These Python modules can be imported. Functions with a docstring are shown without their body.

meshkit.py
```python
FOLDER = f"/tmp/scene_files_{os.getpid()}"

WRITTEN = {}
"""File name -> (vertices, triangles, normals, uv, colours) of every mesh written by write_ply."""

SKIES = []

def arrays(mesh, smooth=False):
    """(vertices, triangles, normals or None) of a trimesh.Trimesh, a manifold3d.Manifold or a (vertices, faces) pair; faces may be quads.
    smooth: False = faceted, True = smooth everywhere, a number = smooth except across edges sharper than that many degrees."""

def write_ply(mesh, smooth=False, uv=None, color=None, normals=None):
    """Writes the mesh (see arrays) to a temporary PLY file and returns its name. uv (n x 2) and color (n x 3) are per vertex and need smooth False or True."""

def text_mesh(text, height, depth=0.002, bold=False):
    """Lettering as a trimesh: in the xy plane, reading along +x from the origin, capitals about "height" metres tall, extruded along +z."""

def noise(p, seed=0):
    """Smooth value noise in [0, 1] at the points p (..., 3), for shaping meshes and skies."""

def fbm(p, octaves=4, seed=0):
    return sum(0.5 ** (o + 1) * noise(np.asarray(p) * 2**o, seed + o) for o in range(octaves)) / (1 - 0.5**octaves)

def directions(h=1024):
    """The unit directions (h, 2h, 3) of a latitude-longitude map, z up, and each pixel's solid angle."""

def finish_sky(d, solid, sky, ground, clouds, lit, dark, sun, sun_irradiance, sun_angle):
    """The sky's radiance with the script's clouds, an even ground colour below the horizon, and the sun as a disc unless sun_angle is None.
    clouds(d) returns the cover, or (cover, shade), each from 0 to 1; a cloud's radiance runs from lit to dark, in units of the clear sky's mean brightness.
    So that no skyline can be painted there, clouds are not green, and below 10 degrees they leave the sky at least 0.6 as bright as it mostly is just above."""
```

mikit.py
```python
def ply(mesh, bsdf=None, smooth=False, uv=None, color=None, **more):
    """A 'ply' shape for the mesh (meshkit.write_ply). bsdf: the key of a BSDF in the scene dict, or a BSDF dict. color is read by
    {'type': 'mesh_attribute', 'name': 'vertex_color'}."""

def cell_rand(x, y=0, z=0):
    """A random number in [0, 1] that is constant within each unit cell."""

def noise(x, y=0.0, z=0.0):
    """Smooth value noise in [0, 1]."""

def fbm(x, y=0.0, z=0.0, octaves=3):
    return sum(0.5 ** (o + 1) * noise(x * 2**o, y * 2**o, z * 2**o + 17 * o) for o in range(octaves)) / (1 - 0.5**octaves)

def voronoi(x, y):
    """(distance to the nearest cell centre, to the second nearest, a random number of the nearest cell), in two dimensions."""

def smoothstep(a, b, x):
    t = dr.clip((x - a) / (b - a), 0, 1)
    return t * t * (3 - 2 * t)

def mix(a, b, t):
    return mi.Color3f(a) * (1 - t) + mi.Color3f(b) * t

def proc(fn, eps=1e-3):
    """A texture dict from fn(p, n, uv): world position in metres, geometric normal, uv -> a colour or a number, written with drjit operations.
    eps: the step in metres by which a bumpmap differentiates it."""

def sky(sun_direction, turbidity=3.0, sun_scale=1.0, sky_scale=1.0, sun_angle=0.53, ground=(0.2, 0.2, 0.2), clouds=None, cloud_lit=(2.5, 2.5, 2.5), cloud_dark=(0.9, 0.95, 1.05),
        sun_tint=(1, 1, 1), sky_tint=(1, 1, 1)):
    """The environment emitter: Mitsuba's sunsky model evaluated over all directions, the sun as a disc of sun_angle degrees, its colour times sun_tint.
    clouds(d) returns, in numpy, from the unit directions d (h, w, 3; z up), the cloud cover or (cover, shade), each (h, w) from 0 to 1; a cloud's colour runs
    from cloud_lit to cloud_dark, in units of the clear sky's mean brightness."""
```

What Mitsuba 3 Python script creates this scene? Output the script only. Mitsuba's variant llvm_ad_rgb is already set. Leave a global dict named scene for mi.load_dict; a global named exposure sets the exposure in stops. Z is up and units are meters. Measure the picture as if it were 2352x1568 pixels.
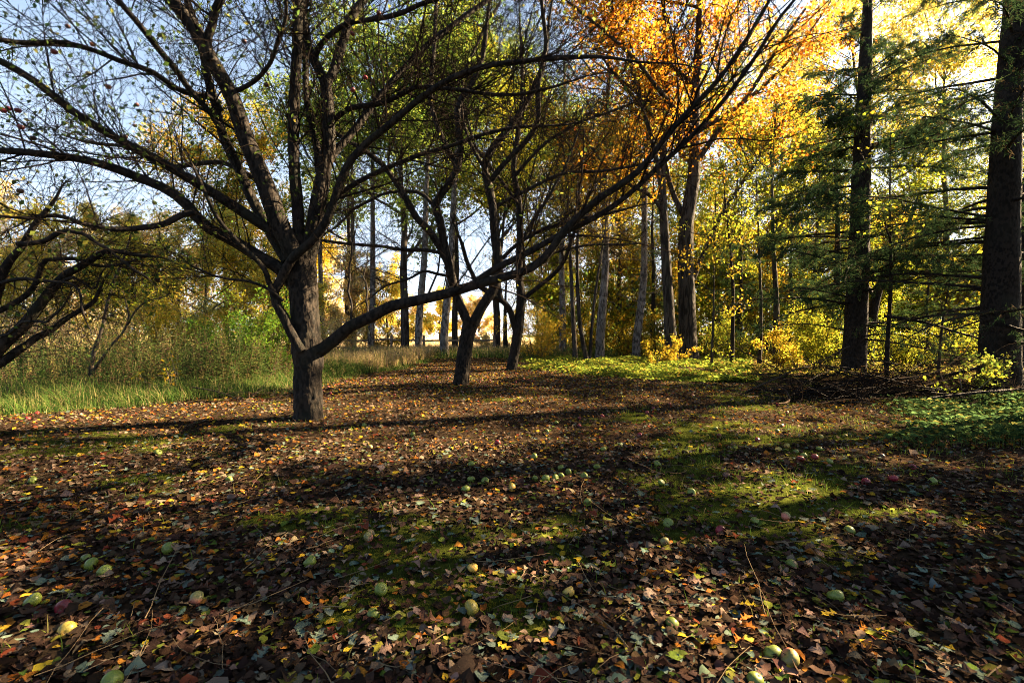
import math, numpy as np, trimesh, mitsuba as mi, drjit as dr, mikit, meshkit
from mikit import noise, fbm, voronoi, smoothstep, mix
T = mi.ScalarTransform4f
scene, labels = {}, {}

# ------------------------------------------------------------------ camera, light, exposure
EYE, F, PITCH = 1.25, 479.0, math.radians(0.84)
scene['camera'] = {'type': 'perspective', 'fov_axis': 'x', 'fov': math.degrees(2 * math.atan(512 / F)), 'near_clip': 0.05, 'far_clip': 2000.0,
                   'to_world': T().look_at(origin=[0, 0, EYE], target=[0, math.cos(PITCH), EYE - math.sin(PITCH)], up=[0, 0, 1])}
SUN_AZ, SUN_EL = math.radians(72), math.radians(34)
SUN = np.array([math.sin(SUN_AZ) * math.cos(SUN_EL), math.cos(SUN_AZ) * math.cos(SUN_EL), math.sin(SUN_EL)])
scene['sky'] = mikit.sky(SUN.tolist(), turbidity=5.0, sun_scale=5.0, sky_scale=0.85, sun_tint=(1.0, 0.92, 0.77), clouds=lambda d: 0.24 * np.exp(-(d[..., 2] / 0.5) ** 2) * (0.6 + 0.8 * meshkit.fbm(d * [4, 4, 9], 4)))
exposure = 3.3

# ------------------------------------------------------------------ helpers
def unit(v):
    return v / (np.linalg.norm(v, axis=-1, keepdims=True) + 1e-12)

def gz(x, y):
    p = np.stack([np.asarray(x, float), np.asarray(y, float), np.zeros_like(np.asarray(x, float))], -1)
    return 0.10 * (meshkit.fbm(p * 0.35 + 7, 3) - 0.5) * np.clip(np.asarray(y, float) / 3, 0, 1) + 0.02 * (meshkit.noise(p * 2.2, 3) - 0.5)

def at(u, v, d):
    """the point at depth d on the sight line through (u, v), counted as in a picture 2352 wide"""
    a, b = (u * 0.435374 - 512) / F, (341 - v * 0.435374) / F
    k = d / (math.cos(PITCH) + b * math.sin(PITCH))
    return np.array([a * k, d, EYE + k * (b * math.cos(PITCH) - math.sin(PITCH))])

def px(u, d):
    return (u * 0.435374 - 512) / F * d

def on_ground(u, v):
    """where the sight line through (u, v) meets the ground"""
    d = 5.0
    for _ in range(12):
        h = float(gz((u * 0.435374 - 512) / F * d, d))
        b = (341 - v * 0.435374) / F
        s = (math.sin(PITCH) - b * math.cos(PITCH)) / (math.cos(PITCH) + b * math.sin(PITCH))
        d = (EYE - h) / max(s, 1e-3)
    return np.array([(u * 0.435374 - 512) / F * d, d, float(gz((u * 0.435374 - 512) / F * d, d))])

def numbered(name):
    if name not in labels and name not in scene and not any(k.startswith(name + '__') for k in scene):
        return name
    i = 1
    while f'{name}_{i:03d}' in USED:
        i += 1
    return f'{name}_{i:03d}'
USED = set()
def fresh(name):
    key = name
    i = 0
    while key in USED:
        i += 1
        key = f'{name}_{i:03d}'
    USED.add(key)
    return key

def thing(name, label, cat, group=None):
    key = fresh(name)
    labels[key] = {'label': label, 'category': cat}
    if group: labels[key]['group'] = group
    return key

def put(name, mesh, bsdf, parent=None, smooth=False, color=None, **more):
    key = fresh((parent + '__' if parent else '') + name)
    scene[key] = mikit.ply(mesh, bsdf, smooth=smooth, color=color, **more)
    return key

def put_ply(name, ply, m, parent=None):
    key = fresh((parent + '__' if parent else '') + name)
    scene[key] = {**ply, 'to_world': m}
    return key

def spline(P, K):
    from scipy.interpolate import PchipInterpolator, CubicSpline
    P = np.asarray(P, float)
    s = np.r_[0, np.cumsum(np.linalg.norm(np.diff(P, axis=0), axis=1))]
    q = np.linspace(0, s[-1], K)
    if len(P) < 3: return np.stack([np.interp(q, s, P[:, i]) for i in range(P.shape[1])], 1)
    return CubicSpline(s, P, bc_type='natural')(q) if len(P) < 4 else np.stack([PchipInterpolator(s, P[:, i])(q) * 0.5 + CubicSpline(s, P[:, i], bc_type='natural')(q) * 0.5 for i in range(P.shape[1])], 1)

def tubes(pts, rad, sides=3):
    pts, rad = np.asarray(pts, float), np.asarray(rad, float)
    B, K, _ = pts.shape
    if B == 0: return np.zeros((0, 3)), np.zeros((0, 3), int)
    t = unit(np.gradient(pts, axis=1))
    ref = np.eye(3)[np.argmin(np.abs(unit(pts[:, -1] - pts[:, 0])), axis=1)][:, None, :]
    a = unit(np.cross(t, np.broadcast_to(ref, t.shape)))
    b = np.cross(t, a)
    ang = np.arange(sides) * 2 * np.pi / sides
    v = pts[:, :, None] + rad[:, :, None, None] * (np.cos(ang)[None, None, :, None] * a[:, :, None] + np.sin(ang)[None, None, :, None] * b[:, :, None])
    k, j = np.meshgrid(np.arange(K - 1), np.arange(sides), indexing='ij')
    j2 = (j + 1) % sides
    q = np.stack([k * sides + j, k * sides + j2, (k + 1) * sides + j2, (k + 1) * sides + j], -1).reshape(-1, 4)
    f = np.vstack([q[:, [0, 1, 2]], q[:, [0, 2, 3]]])
    f = (f[None] + (np.arange(B) * K * sides)[:, None, None]).reshape(-1, 3)
    return v.reshape(-1, 3), f

def join(parts):
    parts = [p for p in parts if len(p[0])]
    n = np.cumsum([0] + [len(p[0]) for p in parts])
    return np.vstack([p[0] for p in parts]), np.vstack([np.asarray(p[1]) + a for p, a in zip(parts, n)])

def bark_tube(pts, rad, sides=20, amp=0.10, freq=9.0, seed=0, flare=0.0, knots=()):
    """a limb or trunk with an uneven, ridged surface"""
    v, f = tubes(pts[None], rad[None], sides)
    K = len(pts)
    c = np.repeat(pts, sides, axis=0)
    r = np.repeat(rad, sides)[:, None]
    d = unit(v - c)
    q = np.stack([v[:, 0] * freq, v[:, 1] * freq, v[:, 2] * freq * 0.35], 1) + seed * 13.7
    ridge = np.abs(meshkit.fbm(q, 3) - 0.5) * 2
    lump = meshkit.fbm(v * 2.1 + seed * 5.1, 2) - 0.5
    k = 1 + amp * (0.9 - 2.2 * ridge) * 0.6 + amp * 1.6 * lump
    if flare:
        h = np.repeat(np.linspace(0, 1, K), sides)
        ang = np.arctan2(d[:, 1], d[:, 0])
        lob = 0.6 + 0.4 * np.cos(ang * 4 + seed) + 0.3 * np.cos(ang * 7 + 2 * seed)
        k = k + flare * np.exp(-(c[:, 2] - c[0, 2]) / 0.16) * (0.55 + 0.45 * lob)
    for (p, s, g) in knots:
        k = k + g * np.exp(-np.sum((v - np.asarray(p)) ** 2, 1) / s ** 2)
    return c + d * r * k[:, None], f

def grow(rng, P0, D, L, R0, R1, K, wob=0.25, trop=(0, 0, 0.0), sag=0.0):
    B = len(P0)
    p, d = np.array(P0, float), unit(np.array(D, float))
    out, step = [p.copy()], (np.asarray(L) / K)[:, None]
    for k in range(K):
        d = unit(d + rng.normal(0, wob, (B, 3)) + np.asarray(trop) / K - np.array([0, 0, sag]) * (k / K))
        p = p + d * step
        out.append(p.copy())
    t = np.linspace(0, 1, K + 1)[None]
    return np.stack(out, 1), np.asarray(R0)[:, None] * (1 - t) + np.asarray(R1)[:, None] * t

def spawn(rng, pts, rad, density, t0=0.2, t1=1.0, ang=(35, 65), up=0.0, cap=None):
    """(positions, directions, local radius, how far along, parent) of side shoots"""
    seg = np.linalg.norm(np.diff(pts, axis=1), axis=2)
    L = seg.sum(1)
    n = rng.poisson(np.maximum(density * L * (t1 - t0), 0))
    if cap is not None: n = np.minimum(n, cap)
    idx = np.repeat(np.arange(len(pts)), n)
    if not len(idx): return np.zeros((0, 3)), np.zeros((0, 3)), np.zeros(0), np.zeros(0), idx
    t = rng.uniform(t0, t1, len(idx))
    K = pts.shape[1] - 1
    k = np.minimum((t * K).astype(int), K - 1)
    w = (t * K - k)[:, None]
    P = pts[idx, k] * (1 - w) + pts[idx, k + 1] * w
    tan = unit(pts[idx, k + 1] - pts[idx, k])
    r = rad[idx, k] * (1 - w[:, 0]) + rad[idx, k + 1] * w[:, 0]
    perp = rng.normal(0, 1, P.shape) + np.array([0, 0, up])
    perp = unit(perp - tan * np.sum(perp * tan, 1, keepdims=True))
    a = np.radians(rng.uniform(*ang, len(idx)))[:, None]
    return P, unit(tan * np.cos(a) + perp * np.sin(a)), r, t, idx

def rand_dirs(rng, n):
    return unit(rng.normal(0, 1, (n, 3)))

def leaf_quads(rng, P, size, cols, jit=0.15, aspect=0.62, droop=None, one=False):
    """small pointed leaves, two triangles each, free in orientation; cols one colour per leaf"""
    n = len(P)
    s = (size * rng.uniform(0.65, 1.3, n))[:, None]
    a = rand_dirs(rng, n)
    if droop is not None: a = unit(a + np.asarray(droop))
    b = unit(np.cross(a, rand_dirs(rng, n)))
    c = np.cross(a, b)
    col = np.clip(cols * (1 + rng.normal(0, jit, (n, 1))) * (1 + rng.normal(0, jit * 0.4, (n, 3))), 0.004, 0.9)
    if one:
        v = np.stack([P, P + a * s * 0.8 + b * s * aspect * 0.55, P + a * s * 0.9 - b * s * aspect * 0.5], 1).reshape(-1, 3)
        return (v, np.arange(n * 3).reshape(-1, 3)), np.repeat(col, 3, axis=0)
    v = np.stack([P, P + a * s * 0.5 + b * s * aspect * 0.5 + c * s * 0.12, P + a * s, P + a * s * 0.5 - b * s * aspect * 0.5 + c * s * 0.12], 1).reshape(-1, 3)
    q = np.arange(n)[:, None] * 4
    f = np.vstack([q + [0, 1, 2], q + [0, 2, 3]])
    return (v, f), np.repeat(col, 4, axis=0)

def palette(rng, pal, n):
    c = np.array([p[0] for p in pal], float)
    w = np.array([p[1] for p in pal], float)
    return c[rng.choice(len(pal), n, p=w / w.sum())]

# ------------------------------------------------------------------ materials
VC = {'type': 'mesh_attribute', 'name': 'vertex_color'}
def rgb(*c): return {'type': 'rgb', 'value': list(c)}

def moss_at(x, y):
    m = 0.5 * fbm(x * 0.42 + 3.1, y * 0.55 + 9.7, 0.0, octaves=3) + 0.5 * fbm(x * 1.6 + 1.1, y * 2.0 + 2.7, 0.0, octaves=3)
    return smoothstep(0.56, 0.66, m + 0.10 * (noise(x * 4.0, y * 4.0) - 0.5))

def moss_np(x, y):
    def nz(px_, py_, z=0.0): return mi_noise_np(px_, py_, z)
    fb = lambda a, b: sum(0.5 ** (o + 1) * nz(a * 2 ** o, b * 2 ** o, 17 * o) for o in range(3)) / (1 - 0.125)
    m = 0.5 * fb(x * 0.42 + 3.1, y * 0.55 + 9.7) + 0.5 * fb(x * 1.6 + 1.1, y * 2.0 + 2.7)
    m = m + 0.10 * (nz(x * 4.0, y * 4.0) - 0.5)
    t = np.clip((m - 0.56) / 0.10, 0, 1)
    return t * t * (3 - 2 * t)

def mi_noise_np(x, y, z=0.0):
    x, y = np.asarray(x, float), np.asarray(y, float)
    return np.array(noise(mi.Float(x.ravel().astype(np.float32)), mi.Float(y.ravel().astype(np.float32)), z)).reshape(x.shape)

GRASS_EDGE = np.array([(-9, 1.0), (-9.0, 6.0), (-7.7, 7.2), (-6.1, 8.7), (-5.0, 11.2), (-4.3, 16.6), (-4.0, 24.0), (-4.0, 60.0)])
def grass_edge_x(y):
    return np.interp(y, GRASS_EDGE[:, 1], GRASS_EDGE[:, 0])

def ground_color(p, n, uv):
    x, y = p.x, p.y
    d1, d2, r = voronoi(x * 11.0, y * 11.0)
    e1, e2, r2 = voronoi(x * 19.0 + 5.0, y * 19.0)
    leaf = mix((0.014, 0.009, 0.007), (0.06, 0.040, 0.026), r * r)
    leaf = mix(leaf, mix((0.03, 0.02, 0.013), (0.12, 0.085, 0.04), r2), 0.45)
    leaf = leaf * (0.75 + 0.25 * smoothstep(0.0, 0.3, d2 - d1))
    big = fbm(x * 0.5, y * 0.5, 0.0, octaves=3)
    soil = mix((0.012, 0.008, 0.006), (0.028, 0.02, 0.013), noise(x * 30.0, y * 30.0))
    litter = mix(soil, leaf, smoothstep(0.35, 0.6, noise(x * 13.0, y * 13.0)) * (0.25 + 0.6 * smoothstep(6.0, 12.0, y)))
    moss = mix((0.012, 0.017, 0.004), (0.045, 0.055, 0.008), fbm(x * 9.0, y * 9.0, 0.0, octaves=3))
    base = mix(litter, moss, moss_at(x, y) * 0.9)
    grass = mix((0.015, 0.022, 0.007), (0.06, 0.065, 0.022), fbm(x * 2.0, y * 2.0, 0.0, octaves=4))
    straw = mix((0.30, 0.24, 0.13), (0.5, 0.42, 0.26), fbm(x * 0.8, y * 0.8, 0.0, octaves=4))
    edge = -5.2 + 0.6 * (big - 0.5) - dr.maximum(0.0, 11.0 - y) * 0.55
    left = smoothstep(0.0, 0.7, edge - x) + smoothstep(24.5, 26.5, y + 1.5 * (big - 0.5))
    base = mix(base, grass, dr.clip(left, 0, 1))
    return mix(base, straw, smoothstep(29.0, 34.0, y + 6.0 * (big - 0.5)) * smoothstep(9.0, 4.0, x))

def ground_bump(p, n, uv):
    d1, d2, r = voronoi(p.x * 11.0, p.y * 11.0)
    return 0.012 * r + 0.008 * fbm(p.x * 25.0, p.y * 25.0, 0.0, octaves=2)

scene['mat_ground'] = {'type': 'bumpmap', 'bump': {**mikit.proc(ground_bump, eps=4e-3), 'raw': True} if False else mikit.proc(ground_bump, eps=4e-3), 'scale': 1.0,
                       'bsdf': {'type': 'diffuse', 'reflectance': mikit.proc(ground_color)}}

def bark_fn(dark, light, moss, stretch=0.22, freq=22.0):
    def fn(p, n, uv):
        a = fbm(p.x * freq, p.y * freq, p.z * freq * stretch, octaves=3)
        crack = smoothstep(0.40, 0.56, a)
        b = noise(p.x * 5.0, p.y * 5.0, p.z * 3.0)
        c = mix(dark, light, crack * (0.5 + 0.5 * b))
        return mix(c, moss, smoothstep(0.52, 0.8, fbm(p.x * 3.0 + 4.0, p.y * 3.0, p.z * 2.0, octaves=3)) * 0.7)
    return fn
def bark_bump(p, n, uv):
    return fbm(p.x * 24.0, p.y * 24.0, p.z * 6.0, octaves=3)
BUMP = mikit.proc(bark_bump, eps=3e-3)
def bark(dark, light, moss, scale, **k):
    return {'type': 'bumpmap', 'bump': BUMP, 'scale': scale, 'bsdf': {'type': 'twosided', 'bsdf': {'type': 'principled', 'base_color': mikit.proc(bark_fn(dark, light, moss, **k)), 'roughness': 0.85, 'specular': 0.2}}}
scene['mat_apple_bark'] = bark((0.003, 0.0024, 0.002), (0.021, 0.016, 0.012), (0.010, 0.011, 0.006), 0.03, stretch=0.35, freq=30.0)
scene['mat_grey_bark'] = bark((0.010, 0.008, 0.007), (0.055, 0.046, 0.038), (0.034, 0.036, 0.024), 0.03, stretch=0.12, freq=18.0)
scene['mat_pine_bark'] = bark((0.04, 0.036, 0.034), (0.17, 0.155, 0.145), (0.11, 0.11, 0.09), 0.03, stretch=0.4, freq=14.0)
scene['mat_spruce_bark'] = bark((0.004, 0.003, 0.0025), (0.02, 0.015, 0.012), (0.014, 0.014, 0.011), 0.03, stretch=0.5, freq=26.0)
def diffuse(c, **k): return {'type': 'twosided', 'bsdf': {'type': 'diffuse', 'reflectance': rgb(*c)}}
scene['mat_twig'] = diffuse((0.010, 0.008, 0.007))
scene['mat_pale_twig'] = diffuse((0.17, 0.145, 0.12))
scene['mat_dead_twig'] = diffuse((0.05, 0.038, 0.029))
scene['mat_leaf'] = {'type': 'principledthin', 'base_color': VC, 'roughness': 0.6, 'diff_trans': 1.3, 'eta': 1.35}
scene['mat_needle'] = {'type': 'principledthin', 'base_color': VC, 'roughness': 0.5, 'diff_trans': 0.6, 'eta': 1.35}
scene['mat_grass'] = {'type': 'principledthin', 'base_color': VC, 'roughness': 0.5, 'diff_trans': 0.9, 'eta': 1.35}
scene['mat_litter'] = {'type': 'principledthin', 'base_color': VC, 'roughness': 0.5, 'diff_trans': 0.35, 'eta': 1.3}
scene['mat_apple'] = {'type': 'principled', 'base_color': VC, 'roughness': 0.45, 'specular': 0.3, 'clearcoat': 0.12, 'clearcoat_gloss': 0.8}
def wood_fn(p, n, uv):
    g = fbm(p.x * 4.0, p.y * 4.0, p.z * 40.0, octaves=3)
    return mix((0.10, 0.075, 0.055), (0.26, 0.20, 0.15), g)
scene['mat_old_wood'] = {'type': 'twosided', 'bsdf': {'type': 'diffuse', 'reflectance': mikit.proc(wood_fn)}}
scene['mat_roof_metal'] = {'type': 'twosided', 'bsdf': {'type': 'principled', 'base_color': rgb(0.42, 0.44, 0.46), 'roughness': 0.5, 'metallic': 0.2}}
scene['mat_shed_wall'] = diffuse((0.16, 0.20, 0.24))
scene['mat_shed_trim'] = diffuse((0.20, 0.11, 0.07))

# ------------------------------------------------------------------ ground
def graded(a0, a1, fine, far, n_far):
    mid = np.arange(a0, a1 + 1e-6, fine)
    tail = a1 + (far - a1) * np.linspace(0, 1, n_far + 1)[1:] ** 3
    return mid, tail
xm, xt = graded(-14, 14, 0.25, 900, 40)
_, xn = graded(-14, 14, 0.14, 900, 40)
xs = np.r_[-xt[::-1], xm, xt]
ym, yt = graded(-3, 28, 0.25, 1400, 45)
ys = np.r_[-400, -150, -60, -25, -10, -5, ym, yt]
X, Y = np.meshgrid(xs, ys, indexing='ij')
Z = gz(X, Y) * np.clip(1 - (np.hypot(X, Y) - 40) / 40, 0, 1)
i, j = np.meshgrid(np.arange(len(xs) - 1), np.arange(len(ys) - 1), indexing='ij')
m = len(ys)
q = np.stack([i * m + j, (i + 1) * m + j, (i + 1) * m + j + 1, i * m + j + 1], -1).reshape(-1, 4)
put('ground', (np.stack([X, Y, Z], -1).reshape(-1, 3), q), 'mat_ground', smooth=True)
labels['ground'] = {'label': 'leaf-strewn mossy orchard ground running out to a straw-coloured field', 'kind': 'structure'}

# ------------------------------------------------------------------ apple trees
BLACK_LEAF = [((0.05, 0.085, 0.02), 5), ((0.08, 0.11, 0.025), 3), ((0.16, 0.15, 0.03), 1)]

def traced(pts, d0, d1, w0, w1, K=26, ext=0.0, rng=None, dpow=1.0, wob=0.0):
    """a limb through picture points at depths running from d0 to d1, widths in the same picture's pixels"""
    uv = np.asarray(pts, float)
    s = np.r_[0, np.cumsum(np.linalg.norm(np.diff(uv, axis=0), axis=1))]
    s /= s[-1]
    P = np.array([at(u, v, d0 + (d1 - d0) * t ** dpow) for (u, v), t in zip(uv, s)])
    if ext:
        dirn = unit(P[-1] - P[-2])
        P = np.vstack([P, P[-1] + dirn * ext * 0.5 + [0, 0, 0.03], P[-1] + dirn * ext + [0, 0, -0.02]])
    P = spline(P, K)
    t = np.linspace(0, 1, K)
    w = w0 + (w1 - w0) * t
    if ext: w = np.where(t > 0.8, w * (1 - (t - 0.8) / 0.2 * 0.7), w)
    R = w / 2 * 0.435374 / F * (d0 + (d1 - d0) * t ** dpow)
    if rng is not None:
        nz = np.stack([meshkit.noise(np.c_[t * 9 + rng.uniform(0, 99), t * 0, t * 0 + k]) - 0.5 for k in range(3)], 1)
        P = P + nz * 0.05 * np.sin(np.pi * t)[:, None]
    return P, R

def apple_tree(label, trunk, limbs, seed, dens=(2.6, 4.5, 6.0), blen=(0.7, 1.9), leaves=0, leaf_where=None, group=None, up=0.35, pal=BLACK_LEAF, sides=22, twig_r=1.0, t0=0.22):
    rng = np.random.default_rng(seed)
    key = thing('apple_tree', label, 'tree', group)
    P, R = trunk
    KR, SR = (150, 64) if P[0, 1] < 9 else (80, 40)
    put('trunk', bark_tube(spline(P, KR), np.interp(np.linspace(0, 1, KR), np.linspace(0, 1, len(R)), R), SR, 0.15, 13.0, seed, flare=0.38), 'mat_apple_bark', key, smooth=True)
    LP, LR = [], []
    for n, (P, R) in enumerate(limbs):
        put('limb', bark_tube(P, R, sides if R[0] > 0.03 else 10, 0.10, 9.0, seed + n), 'mat_apple_bark', key, smooth=True)
        K = 26
        LP.append(spline(P, K)); LR.append(np.interp(np.linspace(0, 1, K), np.linspace(0, 1, len(R)), R))
    LP, LR = np.array(LP), np.array(LR)
    p1, d1, r1, t1, _ = spawn(rng, LP, LR, dens[0], t0, 1.0, (30, 68), up)
    n1 = len(p1)
    L1 = rng.uniform(*blen, n1) * (1.15 - 0.55 * t1)
    b1, q1 = grow(rng, p1, d1, L1, np.minimum(r1 * 0.5, 0.004 + 0.006 * L1) * rng.uniform(0.6, 1.0, n1), np.full(n1, 0.0028), 6, 0.12, (0, 0, 0.35), 0.10)
    p2, d2, r2, t2, _ = spawn(rng, b1, q1, dens[1], 0.12, 1.0, (30, 75), up * 0.4)
    n2 = len(p2)
    L2 = rng.uniform(0.22, 0.85, n2) * (1.1 - 0.4 * t2)
    b2, q2 = grow(rng, p2, d2, L2, np.minimum(r2 * 0.7, 0.0052) * twig_r, np.full(n2, 0.0022 * twig_r), 4, 0.17, (0, 0, 0.2), 0.12)
    # shoots straight from the limbs
    p2b, d2b, r2b, t2b, _ = spawn(rng, LP, LR, dens[1] * 0.55, t0 * 0.7, 1.0, (40, 85), up * 1.4)
    n2b = len(p2b)
    b2b, q2b = grow(rng, p2b, d2b, rng.uniform(0.2, 0.9, n2b), np.minimum(r2b * 0.5, 0.006) * twig_r, np.full(n2b, 0.0022 * twig_r), 4, 0.17, (0, 0, 0.4))
    tw, twr = np.concatenate([b2, b2b]), np.concatenate([q2, q2b])
    p3, d3, r3, t3, _ = spawn(rng, tw, twr, dens[2] * (0.55 if twig_r > 1.2 else 1.0), 0.05, 1.0, (35, 85), 0.15)
    n3 = len(p3)
    b3, q3 = grow(rng, p3, d3, rng.uniform(0.04, 0.26, n3), np.full(n3, 0.0032) * twig_r, np.full(n3, 0.0022) * twig_r, 1, 0.22)
    mesh = join([tubes(b1, q1, 4), tubes(tw, twr, 3), tubes(b3, q3, 3)])
    k = put('twig_crown', mesh, 'mat_twig', key)
    ends = np.concatenate([tw[:, -1], tw[:, 3], b3[:, -1]])
    if leaves:
        w = np.ones(len(ends)) if leaf_where is None else leaf_where(ends)
        w = w * (0.15 + meshkit.noise(ends * 1.3 + seed, 5) ** 3)
        idx = rng.choice(len(ends), leaves, p=w / w.sum())
        pos = ends[idx] + rng.normal(0, 0.035, (leaves, 3))
        lm, lc = leaf_quads(rng, pos, 0.062, palette(rng, pal, leaves), droop=(0, 0, -0.5))
        put('foliage', lm, 'mat_leaf', key, color=lc)
    return key, ends

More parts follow.
